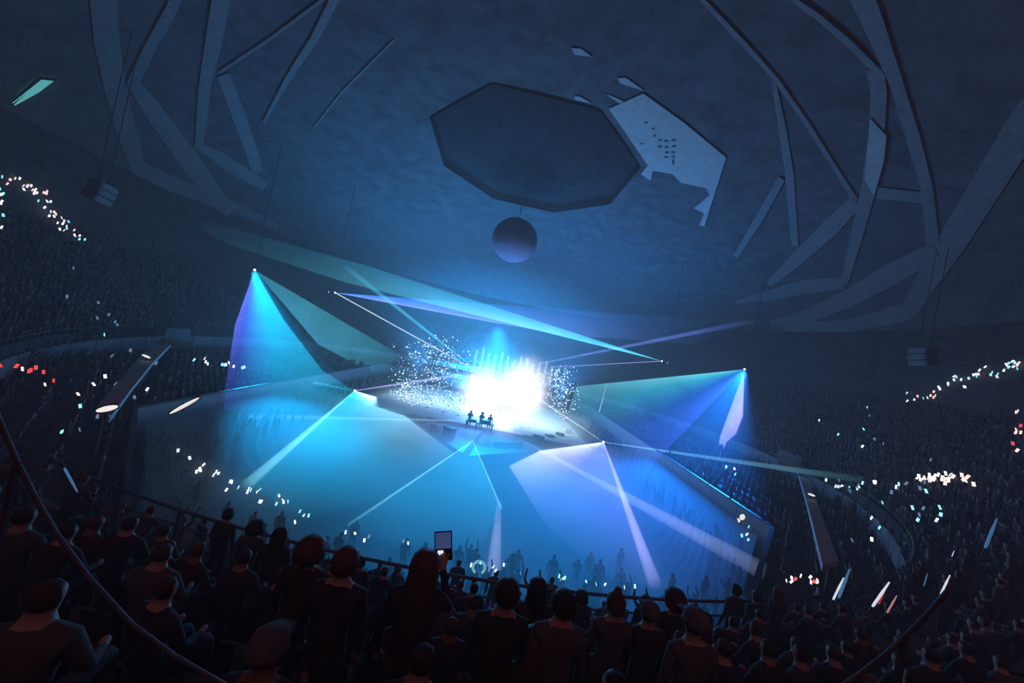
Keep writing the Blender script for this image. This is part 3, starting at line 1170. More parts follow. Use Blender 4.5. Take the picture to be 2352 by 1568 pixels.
confetti('confetti', 'swarm of cyan and white confetti left of the burst', [(985, 835, 42, 26, -2, 8, 900), (955, 905, 28, 26, -2, 8, 700), (1010, 930, 40, 22, -2, 8, 500)], M_CONF, 0.075)
confetti('confetti_sparks', 'glinting white sparks left and right of the burst', [(932, 905, 18, 26, -2, 6, 260), (1010, 900, 40, 30, -2, 6, 260), (990, 825, 42, 26, -2, 6, 240), (1292, 900, 20, 30, -1, 6, 260), (1265, 860, 25, 8, -1, 6, 50)], M_SPARK, 0.075)

# smoke jets
def smoke(name, label, pts, rad, dens):
    b = bmesh.new()
    rings = tube(b, pts, rad, 10)
    for r in rings:
        for v in r:
            v.co += Vector(RNG.normal(size=3)) * 0.05
    bmesh.ops.recalc_face_normals(b, faces=b.faces[:])
    m = bpy.data.materials.new(name + '_smoke')
    m.use_nodes = True
    m.node_tree.nodes.clear()
    out = m.node_tree.nodes.new('ShaderNodeOutputMaterial')
    sc_ = m.node_tree.nodes.new('ShaderNodeVolumeScatter')
    sc_.inputs['Density'].default_value = dens
    sc_.inputs['Color'].default_value = (0.95, 0.97, 1, 1)
    m.node_tree.links.new(sc_.outputs[0], out.inputs['Volume'])
    return tag(obj(name, b, m), label, 'smoke jet')


f0 = at_z(1133, 1315, 0)
topp = at_y(1147, 1150, f0.y)
line('laser_beam', 'pale upright smoke jet with put-in glow rising from the floor behind the rail', f0 + Vector((0, 0, .02)), topp, .40, .12, lin(165, 180, 225), .55, 60.0, .25)  # smoke jet drawn as an emitting beam, its lighting put in as emission
line('laser_beam', 'short lavender beam slanting up right of the stage', at_y(1376, 946, -3), at_y(1394, 880, -3), .07, .04, lin(170, 165, 235), 1.2, 25.0, .2)


# ------------------------------------------------------------------ balcony rail
rail = tag(empty('balcony_rail', (0, -34.45, Z0)), 'curved steel balcony rail with posts and glass in front of the crowd', 'railing')
M_GLASS = bpy.data.materials.new('rail_glass')
M_GLASS.use_nodes = True
nt = M_GLASS.node_tree
nt.nodes.clear()
go = nt.nodes.new('ShaderNodeOutputMaterial')
gm = nt.nodes.new('ShaderNodeMixShader')
gt = nt.nodes.new('ShaderNodeBsdfTransparent')
gt.inputs[0].default_value = (0.86, 0.92, 0.94, 1)
gg = nt.nodes.new('ShaderNodeBsdfDiffuse')
gg.inputs[0].default_value = (0.5, 0.55, 0.6, 1)
gm.inputs[0].default_value = 0.12
nt.links.new(gt.outputs[0], gm.inputs[1])
nt.links.new(gg.outputs[0], gm.inputs[2])
nt.links.new(gm.outputs[0], go.inputs['Surface'])
RR = 34.42


def rail_pt(a, z, R=RR):
    return Vector((R * math.sin(a), -R * math.cos(a), z)) - Vector((0, -34.45, Z0))


for nm, zz, r in (('top_rail', 5.72, 0.035), ('mid_rail', 5.36, 0.022), ('mid_rail', 5.02, 0.022)):
    b = bmesh.new()
    tube(b, [rail_pt(math.radians(-75 + k * 1.5), zz) for k in range(101)], r, 6)
    obj(nm, b, M_STEEL, rail)
pme = gme = None
DA = 1.75 / RR
for k in range(-22, 23):
    a = k * DA + 0.018
    if pme is None:
        b = bmesh.new()
        box(b, (-0.035, -0.03, 0.02), (0.035, 0.03, 1.08))
        box(b, (-0.08, -0.06, 0.02), (0.08, 0.06, 0.05))
        pme = bpy.data.meshes.new('post')
        b.to_mesh(pme)
        b.free()
        pme.materials.append(M_STEEL)
        b = bmesh.new()
        box(b, (0.06, -0.006, 0.08), (1.69, 0.006, 0.72))
        gme = bpy.data.meshes.new('glass_panel')
        b.to_mesh(gme)
        b.free()
        gme.materials.append(M_GLASS)
    for nm, me in (('post', pme), ('glass_panel', gme)):
        o = bpy.data.objects.new(nm, me)
        COL.objects.link(o)
        o.parent = rail
        o.location = rail_pt(a, Z0)
        o.rotation_euler = (0, 0, a + (DA / 2 if nm == 'glass_panel' else 0))


# ------------------------------------------------------------------ people
def rand_mat(name, cols, rough=0.85):
    """clothing whose tone differs from object to object and from patch to patch"""
    m = bpy.data.materials.new(name)
    m.use_nodes = True
    nt = m.node_tree
    b = nt.nodes['Principled BSDF']
    b.inputs['Roughness'].default_value = rough
    b.inputs['Specular IOR Level'].default_value = 0.25
    oi = nt.nodes.new('ShaderNodeObjectInfo')
    at = nt.nodes.new('ShaderNodeAttribute')
    at.attribute_name = 'tone'
    ad = nt.nodes.new('ShaderNodeMath')
    ad.operation = 'ADD'
    fr = nt.nodes.new('ShaderNodeMath')
    fr.operation = 'FRACT'
    cr = nt.nodes.new('ShaderNodeValToRGB')
    cr.color_ramp.interpolation = 'CONSTANT'
    e = cr.color_ramp.elements
    e[0].position, e[0].color = 0, (*cols[0], 1)
    e[1].position, e[1].color = 1 / len(cols), (*cols[1], 1)
    for i, c in enumerate(cols[2:]):
        n = e.new((i + 2) / len(cols))
        n.color = (*c, 1)
    nt.links.new(oi.outputs['Random'], ad.inputs[0])
    nt.links.new(at.outputs['Fac'], ad.inputs[1])
    nt.links.new(ad.outputs[0], fr.inputs[0])
    nt.links.new(fr.outputs[0], cr.inputs[0])
    nt.links.new(cr.outputs[0], b.inputs['Base Color'])
    return m


M_SHIRT = rand_mat('shirt_cloth', [(0.03, 0.03, 0.03), (0.06, 0.055, 0.055), (0.10, 0.10, 0.10), (0.035, 0.035, 0.05), (0.05, 0.025, 0.025), (0.04, 0.04, 0.04), (0.07, 0.07, 0.07), (0.03, 0.03, 0.03)])
M_TROUS = rand_mat('trouser_cloth', [(0.03, 0.03, 0.04), (0.05, 0.06, 0.09), (0.04, 0.04, 0.04), (0.08, 0.08, 0.08)])
M_SKIN = rand_mat('skin', [(0.45, 0.28, 0.21), (0.52, 0.34, 0.26), (0.25, 0.14, 0.09), (0.40, 0.25, 0.18)], 0.6)
M_HAIR = rand_mat('hair', [(0.02, 0.015, 0.012), (0.05, 0.03, 0.02), (0.10, 0.06, 0.03), (0.03, 0.02, 0.02)], 0.6)
BODY_MATS = [M_SHIRT, M_TROUS, M_SKIN, M_HAIR]


def skeleton(pose):
    """joint name -> (x, y, z, radius); facing +y, metres"""
    J = {}
    seat = pose.startswith('seat')
    hip = 0.50 if seat else 0.95
    lean = {'seat_lean': 0.16, 'stand_lean': 0.14}.get(pose, 0.03)
    J['pelvis'] = (0, 0, hip, .155)
    J['waist'] = (0, lean * .3, hip + .18, .135)
    J['chest'] = (0, lean * .7, hip + .36, .165)
    J['upper'] = (0, lean, hip + .48, .13)
    J['neck'] = (0, lean + .01, hip + .565, .058)
    J['jaw'] = (0, lean + .04, hip + .625, .072)
    J['head'] = (0, lean + .035, hip + .70, .098)
    J['crown'] = (0, lean + .02, hip + .775, .078)
    for s, n in ((-1, 'l'), (1, 'r')):
        sh = (s * .185, lean, hip + .47)
        J['sh' + n] = (*sh, .068)
        if pose == 'stand_up' or (pose in ('stand_phone', 'seat_phone') and s == 1):
            el = (s * .30, lean + .10, hip + .66) if pose == 'stand_up' else (s * .26, lean + .16, hip + .30)
            wr = (s * .24, lean + .20, hip + .90) if pose == 'stand_up' else (s * .15, lean + .30, hip + .50)
            ha = (s * .22, lean + .23, hip + .98) if pose == 'stand_up' else (s * .12, lean + .35, hip + .57)
        elif pose == 'stand_clap':
            el = (s * .26, lean + .16, hip + .26)
            wr = (s * .08, lean + .34, hip + .42)
            ha = (s * .03, lean + .38, hip + .50)
        elif seat:
            el = (s * .25, lean + .08, hip + .22)
            wr = (s * .16, lean + .30, hip + .14)
            ha = (s * .13, lean + .38, hip + .14)
        else:
            el = (s * .25, lean - .02, hip + .20)
            wr = (s * .25, lean + .06, hip - .03)
            ha = (s * .24, lean + .09, hip - .12)
        J['el' + n] = (*el, .045)
        J['wr' + n] = (*wr, .031)
        J['ha' + n] = (*ha, .036)
        if seat:
            J['hp' + n] = (s * .10, .06, hip - .01, .092)
            J['kn' + n] = (s * .13, .46, hip, .062)
            J['an' + n] = (s * .13, .48, .08, .042)
            J['to' + n] = (s * .14, .64, .045, .038)
        else:
            J['hp' + n] = (s * .10, 0, hip - .10, .09)
            J['kn' + n] = (s * .11, .02, .50, .06)
            J['an' + n] = (s * .12, -.02, .08, .042)
            J['to' + n] = (s * .13, .14, .045, .038)
    E = [('pelvis', 'waist'), ('waist', 'chest'), ('chest', 'upper'), ('upper', 'neck'), ('neck', 'jaw'), ('jaw', 'head'), ('head', 'crown')]
    for n in 'lr':
        E += [('upper', 'sh' + n), ('sh' + n, 'el' + n), ('el' + n, 'wr' + n), ('wr' + n, 'ha' + n), ('pelvis', 'hp' + n), ('hp' + n, 'kn' + n), ('kn' + n, 'an' + n), ('an' + n, 'to' + n)]
    return J, E, hip


def body_mesh(pose, sub=1, dec=None, fingers=False):
    J, E, hip = skeleton(pose)
    names = list(J)
    idx = {n: i for i, n in enumerate(names)}
    me = bpy.data.meshes.new('skeleton')
    V = [J[n][:3] for n in names]
    rad = [J[n][3] for n in names]
    Ed = [(idx[a], idx[b]) for a, b in E]
    if fingers:
        for n, s in (('l', -1), ('r', 1)):
            w, h = Vector(J['wr' + n][:3]), Vector(J['ha' + n][:3])
            d = (h - w).normalized()
            side = d.cross(Vector((0, 1, 0.2))).normalized()
            for k, (off, L) in enumerate(((-.030, .062), (-.010, .075), (.010, .072), (.030, .055))):
                k0 = len(V)
                V.append(tuple(h + side * off + d * .04)); rad.append(.0105)
                V.append(tuple(h + side * off * 1.15 + d * (.04 + L * .6) + Vector((0, .012, 0)))); rad.append(.0095)
                V.append(tuple(h + side * off * 1.15 + d * (.03 + L) + Vector((0, .03, 0)))); rad.append(.008)
                Ed += [(idx['ha' + n], k0), (k0, k0 + 1), (k0 + 1, k0 + 2)]
            k0 = len(V)
            V.append(tuple(h - side * s * .045 + Vector((0, .01, 0)))); rad.append(.012)
            V.append(tuple(h - side * s * .065 + d * .035 + Vector((0, .02, 0)))); rad.append(.0095)
            Ed += [(idx['ha' + n], k0), (k0, k0 + 1)]
    me.from_pydata(V, Ed, [])
    o = bpy.data.objects.new('skeleton', me)
    COL.objects.link(o)
    o.modifiers.new('skin', 'SKIN')
    sv = me.skin_vertices[0].data
    wide = {'pelvis': 1.12, 'waist': 1.08, 'chest': 1.12, 'upper': 1.1}
    for i in range(len(V)):
        r = rad[i]
        sv[i].radius = (r, r)
        sv[i].use_root = (i == 0)
    for n, k in wide.items():
        sv[idx[n]].radius = (rad[idx[n]] * k, rad[idx[n]] * .80)
    if sub:
        m = o.modifiers.new('sub', 'SUBSURF')
        m.levels = sub
        m.render_levels = sub
    if dec:
        m = o.modifiers.new('dec', 'DECIMATE')
        m.ratio = dec
    dg = bpy.context.evaluated_depsgraph_get()
    ev = o.evaluated_get(dg)
    out = bpy.data.meshes.new_from_object(ev)
    bpy.data.objects.remove(o)
    bpy.data.meshes.remove(me)
    # face: nose, brow hollow, ears
    hx, hy, hz_ = J['head'][:3]
    nv = len(out.vertices)
    co = np.empty(nv * 3)
    out.vertices.foreach_get('co', co)
    co = co.reshape(-1, 3)
    if sub >= 2:
        d = co - np.array([hx, hy + .1, hz_ - .03])
        w = np.exp(-(d[:, 0] ** 2 / .0004 + d[:, 2] ** 2 / .0012)) * (co[:, 1] > hy + .03)
        co[:, 1] += .022 * w
        for s in (-1, 1):
            d = co - np.array([s * .036, hy + .09, hz_ + .01])
            w = np.exp(-(d[:, 0] ** 2 / .0004 + d[:, 2] ** 2 / .0003)) * (co[:, 1] > hy + .03)
            co[:, 1] -= .010 * w
            d = co - np.array([s * .095, hy, hz_ - .01])
            w = np.exp(-(d ** 2).sum(1) / .0008)
            co[:, 0] += s * .016 * w
        d = co - np.array([0, hy + .08, hz_ - .075])
        w = np.exp(-(d[:, 0] ** 2 / .0008 + d[:, 2] ** 2 / .0001)) * (co[:, 1] > hy + .03)
        co[:, 1] -= .005 * w
        out.vertices.foreach_set('co', co.ravel())
    for mm in BODY_MATS:
        out.materials.append(mm)
    mi = []
    hands = [Vector(J['ha' + n][:3]) for n in 'lr']
    for p in out.polygons:
        c = p.center
        r = 0
        if (c - Vector((hx, hy, hz_))).length < .19 and c.z > hip + .54:
            r = 2
            if c.z > hz_ + .035 or (c.y < hy - .01 and c.z > hz_ - .07):
                r = 3
        elif min((c - h).length for h in hands) < .085:
            r = 2
        elif c.z < hip + .04:
            r = 1
        mi.append(r)
    out.polygons.foreach_set('material_index', mi)
    out.polygons.foreach_set('use_smooth', [True] * len(mi))
    return out


POSES = ['stand', 'stand_up', 'stand_phone', 'stand_clap', 'seat', 'seat_lean', 'stand_lean', 'seat_phone']
MID = {p: body_mesh(p, 1) for p in POSES}
HI = {p: body_mesh(p, 2, fingers=True) for p in POSES}
LOW = {p: body_mesh(p, 1, 0.16) for p in ('stand', 'stand_up', 'stand_clap', 'seat', 'seat_lean')}
HEADH = {'stand': 1.65, 'stand_up': 1.65, 'stand_phone': 1.65, 'stand_clap': 1.65, 'seat': 1.2, 'seat_lean': 1.2, 'stand_lean': 1.65, 'seat_phone': 1.2}


def hair_mesh(kind, pose):
    J, E, hip = skeleton(pose)
    x, y, z = J['head'][:3]
    b = bmesh.new()
    if kind == 'short':
        prof = [(0.0, .125), (.06, .115), (.10, .075), (.113, .02), (.108, -.035), (.08, -.07)]
        cut = .02
    elif kind == 'long':
        prof = [(0.0, .13), (.065, .118), (.108, .075), (.12, .01), (.124, -.08), (.13, -.18), (.125, -.28), (.09, -.36)]
        cut = .03
    elif kind == 'curly':
        prof = [(0.0, .17), (.09, .15), (.145, .09), (.16, .02), (.15, -.05), (.10, -.10)]
        cut = .03
    elif kind == 'bun':
        prof = [(0.0, .20), (.04, .195), (.05, .15), (.075, .12), (.11, .07), (.113, .02), (.105, -.05), (.07, -.085)]
        cut = .02
    else:   # cap
        prof = [(0.0, .135), (.07, .125), (.108, .09), (.116, .03), (.118, .0)]
        cut = .14
    n = 18
    rings = []
    for i, (r, h) in enumerate(prof):
        ring = []
        for k in range(n):
            a = 2 * PI * k / n
            ca, sa = math.cos(a), math.sin(a)
            jit = 1 + (0.10 if kind == 'curly' else 0.03) * math.sin(k * 5.1 + i * 2.3)
            yy = sa * r * jit * 1.08
            # keep the face free: hair stands back from the front
            if h < .05 and yy > cut:
                yy = cut
            ring.append(b.verts.new((x + ca * r * jit, y - .012 + yy, z + h)))
        rings.append(ring)
    for p, q in zip(rings, rings[1:]):
        for k in range(n):
            b.faces.new((p[k], p[(k + 1) % n], q[(k + 1) % n], q[k]))
    b.faces.new(rings[0])
    b.faces.new(list(reversed(rings[-1])))
    if kind == 'cap':
        v = [b.verts.new((x + dx, y - .012 + dy, z + .03 + dz)) for dx, dy, dz in ((-.08, .09, 0), (.08, .09, 0), (.06, .2, -.01), (-.06, .2, -.01), (-.08, .09, .012), (.08, .09, .012), (.06, .2, .002), (-.06, .2, .002))]
        for f in ((0, 3, 2, 1), (4, 5, 6, 7), (0, 1, 5, 4), (1, 2, 6, 5), (2, 3, 7, 6), (3, 0, 4, 7)):
            b.faces.new([v[i] for i in f])
    bmesh.ops.recalc_face_normals(b, faces=b.faces[:])
    me = bpy.data.meshes.new('hair')
    b.to_mesh(me)
    b.free()
    me.polygons.foreach_set('use_smooth', [True] * len(me.polygons))
    me.materials.append(M_CAP if kind == 'cap' else M_HAIR)
    return me


M_CAP = mat('pale_cap', (0.11, 0.12, 0.13), 0.8, 0.15, 20)
HAIRS = {}
taken = []          # (x, y) of placed people


def face_stage(p):
    return math.atan2(-p[1], -p[0]) - PI / 2


# --- people picked out one by one: pixel of the head, pose, hair, label
NEAR = [
    (520, 1172, 'stand', 'short', 'broad dark silhouette at the left end of the visible rail'),
    (582, 1205, 'stand', 'curly', 'dark figure with bushy hair at the left by the rail'),
    (637, 1222, 'stand', 'long', 'slim long-haired figure against the first rail post'),
    (706, 1262, 'stand', 'curly', 'round-haired figure just right of the first rail post'),
    (786, 1290, 'stand', 'short', 'left one of two heads side by side below the rail'),
    (823, 1292, 'stand', 'short', 'right one of two heads side by side below the rail'),
    (972, 1300, 'stand_phone', 'long', 'large long-haired figure holding up a tablet over the rail'),
    (1165, 1362, 'stand', 'short', 'round head below the rail left of the profile head'),
    (1240, 1365, 'stand_lean', 'long', 'long-haired figure leaning at the rail, head over its top bar'),
    (1298, 1388, 'stand', 'short', 'left head of the low pair right of the leaning figure'),
    (1332, 1390, 'stand', 'curly', 'right head of the low pair right of the leaning figure'),
    (1418, 1385, 'stand', 'bun', 'small head with a hair knot below the tilted rail post'),
    (1487, 1372, 'stand', 'short', 'slim dark head where the lavender beam lands'),
    (1498, 1405, 'stand', 'cap', 'figure in a pale cap in front of the slim dark head'),
    (1556, 1375, 'stand', 'curly', 'square dark head right of the lavender beam'),
    (1696, 1347, 'stand', 'short', 'lone round head standing clear at the right of the rail'),
    (1742, 1362, 'stand', 'bun', 'figure with a hair knot right of the lone round head'),
    (1792, 1352, 'stand', 'long', 'long-haired figure at the right end of the rail crowd'),
    (1606, 1432, 'stand', 'cap', 'seated figure in a pale cap at lower right'),
    (600, 1500, 'seat', 'cap', 'big near figure with a pale domed cap at lower left'),
    (1660, 1460, 'seat', 'short', 'near seated figure at lower right of centre'),
    (1400, 1470, 'seat', 'short', 'near seated figure right of centre at the bottom'),
    (1230, 1480, 'seat', 'long', 'near seated long-haired figure at bottom centre'),
]


ROW_OF = {972: 5, 823: 1, 1332: 1, 1498: 4, 1487: 1}


def row_place(px, py, pose):
    best = None
    d = ray(px, py)
    hh = HEADH[pose]
    for i in ([ROW_OF[px]] if px in ROW_OF else range(0, 8)):
        R = R0 + ROW_D * i
        A = d.x ** 2 + d.y ** 2
        B = 2 * (CAM.x * d.x + CAM.y * d.y)
        C = CAM.x ** 2 + CAM.y ** 2 - R * R
        disc = B * B - 4 * A * C
        if disc < 0:
            continue
        t = (-B - math.sqrt(disc)) / (2 * A)
        if t < 0.3:
            continue
        p = CAM + d * t
        h = p.z - (Z0 + ROW_H * i)
        sc = h / hh
        cost = abs(math.log(max(sc, .05))) + (.045 * i if pose.startswith('stand') else 0)
        if best is None or cost < best[0]:
            best = (cost, i, p, sc)
    _, i, p, sc = best
    sc = min(1.14, max(.84, sc))
    # keep the head on the line of sight
    return Vector((p.x, p.y, Z0 + ROW_H * i)), sc, i


def add_person(label, pos, rz, pose, hair, sc=1.0, group=None, hi=True):
    me = (HI if hi else MID)[pose]
    if hi:
        root = empty('person', pos, rz)
        root.scale = (sc, sc, sc)
        o = bpy.data.objects.new('body', me)
        COL.objects.link(o)
        o.parent = root
        k = (hair, pose)
        if k not in HAIRS:
            HAIRS[k] = hair_mesh(hair, pose)
        h = bpy.data.objects.new('cap' if hair == 'cap' else 'hair', HAIRS[k])
        COL.objects.link(h)
        h.parent = root
    else:
        root = bpy.data.objects.new('person', me)
        COL.objects.link(root)
        root.location = pos
        root.rotation_euler = (0, 0, rz)
        root.scale = (sc, sc, sc)
    tag(root, label, 'person', group)
    taken.append((pos[0], pos[1]))
    return root


NEARLOC = {}
for px, py, pose, hair, lab in NEAR:
    pos, sc, i = row_place(px, py + 12, pose)
    add_person(lab, pos, face_stage(pos), pose, hair, sc)
    NEARLOC[lab] = (pos, sc, i)

# --- everybody else: rows of the upper tier, the lower bowl, the floor
cand = []


def visible(p, m=60):
    q = project(p)
    return q is not None and -m < q[0] < 2352 + m and -m < q[1] < 1568 + m


def clear(x, y, dmin):
    return all((x - a) ** 2 + (y - b_) ** 2 > dmin * dmin for a, b_ in taken)


for i in range(NROW):
    R = R0 + ROW_D * i
    n = int(2 * PI * R / 0.56)
    for k in range(n):
        a = 2 * PI * k / n + RNG.uniform(-.003, .003)
        if RNG.random() < 0.10:
            continue
        x, y, z = R * math.cos(a), R * math.sin(a), Z0 + ROW_H * i
        if math.hypot(x - CAM.x, y - CAM.y) < 1.0:
            continue
        if not visible((x, y, z + 1.2)):
            continue
        front = abs(math.atan2(x, -y)) < math.radians(24) and i <= 8
        if front and not clear(x, y, 0.5):
            continue
        far_back = y > 20
        u = RNG.random()
        if front:
            if u < .22 or (i <= 2 and u < .75):
                continue
            pose = 'seat' if u < .75 else 'seat_lean'
        else:
            pose = 'stand' if u < .28 else 'stand_up' if u < .40 else 'stand_clap' if u < .55 else 'seat' if u < .85 else 'seat_lean'
        cand.append((math.dist((x, y, z + 1.2), CAM), x, y, z, pose, 'upper'))
for i in range(8):
    dd = 0.9 + i * 1.2
    s = 41 + dd * 1.41421
    X, Y = 20 + dd, 30 + dd
    oc = [(X, -(s - X)), (X, s - X), (s - Y, Y), (-(s - Y), Y), (-X, s - X), (-X, -(s - X)), (-(s - Y), -Y), (s - Y, -Y)]
    z = 2.0 + 0.14 * i
    for k in range(8):
        a, b_ = Vector(oc[k]), Vector(oc[(k + 1) % 8])
        L = (b_ - a).length
        for j in range(int(L / 0.62)):
            if RNG.random() < .12:
                continue
            p = a.lerp(b_, (j + .5) / int(L / .62))
            if math.hypot(p.x, p.y) > 36 or not visible((p.x, p.y, z + 1.2)):
                continue
            u = RNG.random()
            pose = 'stand' if u < .3 else 'stand_up' if u < .42 else 'seat'
            cand.append((math.dist((p.x, p.y, z + 1.2), CAM), p.x, p.y, z, pose, 'lower'))
gx = np.arange(-19.4, 19.5, 0.78)
gy = np.arange(-29.5, 29, 0.85)
for x in gx:
    for y in gy:
        xx, yy = x + RNG.uniform(-.3, .3), y + RNG.uniform(-.3, .3)
        if floor_d(xx, yy) > -0.5:
            continue
        if -14 < xx < 14 and -6 < yy < 19:
            continue
        if abs(xx) < 10 and -13 < yy < -4:
            continue
        if abs(xx) < 15.5 and yy > -26.5 + RNG.normal() * 1.2:
            continue
        if RNG.random() < .25 or not visible((xx, yy, 1.2)):
            continue
        if math.hypot(xx - f0.x, yy - f0.y) < 0.8:
            continue
        u = RNG.random()
        cand.append((math.dist((xx, yy, 1.2), CAM), xx, yy, 0.0, 'stand' if u < .7 else 'stand_up' if u < .85 else 'stand_clap', 'floor'))
cand.sort(key=lambda c: c[0])
NIND = 300 - len(NEAR)
ZL = {'upper': ('dark figure among the packed upper rows near the viewer', 'crowd in the near upper rows'),
      'lower': ('dark figure in the shallow lower rows beyond the rail', 'crowd in the lower rows'),
      'floor': ('standing figure on the arena floor beyond the rail', 'crowd on the arena floor')}
ROWN = ['front row at the rail'] + [w + ' row from the rail' for w in 'second third fourth fifth sixth seventh eighth ninth tenth eleventh twelfth thirteenth fourteenth fifteenth sixteenth'.split()]


def ordinal(n):
    return '%d%s' % (n, 'th' if 10 <= n % 100 <= 20 else {1: 'st', 2: 'nd', 3: 'rd'}.get(n % 10, 'th'))


# place of everybody in their row, counted from the left of the picture
rows = {}
for c in cand:
    if c[5] == 'floor':
        continue
    rk = (c[5], round((c[3] - (Z0 if c[5] == 'upper' else 2.0)) / (ROW_H if c[5] == 'upper' else .14)))
    q = project((c[1], c[2], c[3] + 1.2))
    if 0 <= q[0] <= 2352 and 0 <= q[1] <= 1568:
        rows.setdefault(rk, []).append((q[0], c))
for pos, sc, i in NEARLOC.values():
    q = project((pos[0], pos[1], pos[2] + 1.5))
    rows.setdefault(('upper', i), []).append((q[0], None))
ORD = {}
for (zone, i), L in rows.items():
    L.sort(key=lambda t: t[0])
    for k, (_, c) in enumerate(L):
        if c is not None:
            w = ROWN[i] if zone == 'upper' else ('first' if i == 0 else ROWN[i].split()[0]) + ' row behind the boards'
            ORD[id(c)] = 'dark %s figure, %s from the left in the %s' % ('seated' if c[4].startswith('seat') else 'standing', ordinal(k + 1), w)
FL = sorted((c for c in cand[:NIND] if c[5] == 'floor'), key=lambda c: project((c[1], c[2], 1.6))[0])
for k, c in enumerate(FL):
    ORD[id(c)] = '%s standing figure from the left on the floor just beyond the rail' % ordinal(k + 1)
for c in cand[:NIND]:
    d, x, y, z, pose, zone = c
    lab, grp = ZL[zone]
    add_person(ORD.get(id(c), lab), (x, y, z), face_stage((x, y)) + RNG.uniform(-.25, .25), pose, None, RNG.uniform(.92, 1.07), grp, hi=False)


def crowd_stuff(name, label, items):
    """the far crowd: all figures joined into one mesh, tone attribute for the clothing"""
    Vs, Ls, St, Tot, Mi, Tone = [], [], [], [], [], []
    cache = {}
    vo = 0
    for d, x, y, z, pose, zone in items:
        if pose not in cache:
            me = LOW[pose]
            nv, nl, npg = len(me.vertices), len(me.loops), len(me.polygons)
            co = np.empty(nv * 3, np.float32)
            me.vertices.foreach_get('co', co)
            lv = np.empty(nl, np.int32)
            me.loops.foreach_get('vertex_index', lv)
            ls = np.empty(npg, np.int32)
            me.polygons.foreach_get('loop_total', ls)
            mi = np.empty(npg, np.int32)
            me.polygons.foreach_get('material_index', mi)
            cache[pose] = (co.reshape(-1, 3), lv, ls, mi)
        co, lv, ls, mi = cache[pose]
        a = face_stage((x, y)) + RNG.uniform(-.3, .3)
        s = RNG.uniform(.9, 1.08)
        c_, s_ = math.cos(a) * s, math.sin(a) * s
        v = np.empty_like(co)
        v[:, 0] = co[:, 0] * c_ - co[:, 1] * s_ + x
        v[:, 1] = co[:, 0] * s_ + co[:, 1] * c_ + y
        v[:, 2] = co[:, 2] * s + z
        Vs.append(v)
        Ls.append(lv + vo)
        Tot.append(ls)
        Mi.append(mi)
        Tone.append(np.full(len(co), RNG.random(), np.float32))
        vo += len(co)
    V = np.concatenate(Vs)
    Lp = np.concatenate(Ls)
    T = np.concatenate(Tot)
    me = bpy.data.meshes.new(name)
    me.vertices.add(len(V))
    me.vertices.foreach_set('co', V.ravel())
    me.loops.add(len(Lp))
    me.loops.foreach_set('vertex_index', Lp)
    me.polygons.add(len(T))
    me.polygons.foreach_set('loop_start', np.concatenate(([0], np.cumsum(T)[:-1])).astype(np.int32))
    me.polygons.foreach_set('loop_total', T)
    for mm in BODY_MATS:
        me.materials.append(mm)
    me.polygons.foreach_set('material_index', np.concatenate(Mi))
    at = me.attributes.new('tone', 'FLOAT', 'POINT')
    at.data.foreach_set('value', np.concatenate(Tone))
    me.update()
    me.validate()
    o = bpy.data.objects.new(name, me)
    COL.objects.link(o)
    return tag(o, label, 'crowd', kind='stuff')


rest = cand[NIND:]
crowd_stuff('upper_crowd', 'dense dark crowd filling the far upper tier', [c for c in rest if c[5] == 'upper'])
crowd_stuff('lower_crowd', 'dark crowd filling the lower rows behind the boards', [c for c in rest if c[5] == 'lower'])
crowd_stuff('floor_crowd', 'packed standing crowd on the arena floor', [c for c in rest if c[5] == 'floor'])
print('PEOPLE', len(cand), len(LOW['stand'].polygons), len(MID['stand'].polygons), len(HI['stand'].polygons))


# ground fog lying over the floor crowd
b = bmesh.new()
prism(b, [(-19.7, -20.5), (-10.8, -29.6), (10.8, -29.6), (19.7, -20.5), (19.7, -4), (13.5, -4.8), (-13.5, -4.8), (-19.7, -4)], 0.0, 2.3)
fg = obj('ground_fog', b)
fm = bpy.data.materials.new('ground_fog')
fm.use_nodes = True
fm.node_tree.nodes.clear()
fo = fm.node_tree.nodes.new('ShaderNodeOutputMaterial')
fs = fm.node_tree.nodes.new('ShaderNodeVolumeScatter')
fs.inputs['Density'].default_value = 0.30
fm.node_tree.links.new(fs.outputs[0], fo.inputs['Volume'])
fg.data.materials.append(fm)
tag(fg, 'low blue-lit fog lying over the floor crowd', 'fog', kind='stuff')


# ------------------------------------------------------------------ performers at the desk
for dx, dy, pose, hair, lab in ((-1.15, 0.75, 'stand_clap', 'short', 'left one of three performers behind the desk'),
                                (0.1, 0.95, 'stand_clap', 'curly', 'bushy-haired middle performer behind the desk'),
                                (1.0, 0.8, 'stand_lean', 'short', 'right one of three performers behind the desk')):
    add_person(lab, (dk.x + dx, dk.y + dy, 1.5), PI + RNG.uniform(-.2, .2), pose, hair, 1.05)

# ------------------------------------------------------------------ tablet held up over the rail
pos, sc, i_ = NEARLOC['large long-haired figure holding up a tablet over the rail']
rzf = face_stage(pos)
hand = Vector((0.12, 0.38, 0.95 + 0.60)) * sc
hand = pos + Matrix.Rotation(rzf, 3, 'Z') @ hand
M_SCREEN = mat('tablet_screen', (0.05, 0.06, 0.1), 0.3, 0.2, 9, emit=lin(62, 78, 125), estr=0.7)
M_SPOT = mat('screen_highlight', (0.8, 0.8, 0.8), 0.3, 0.0, 9, emit=lin(230, 235, 245), estr=1.0)
tb = tag(empty('tablet', hand, rzf), 'dark tablet with a dim blue screen held up by the long-haired figure', 'tablet')
RT = Matrix.Rotation(math.radians(-14), 4, 'Y') @ Matrix.Rotation(math.radians(-8), 4, 'X')
b = bmesh.new()
box(b, (-0.085, 0.02, -0.05), (0.085, 0.032, 0.215), RT)
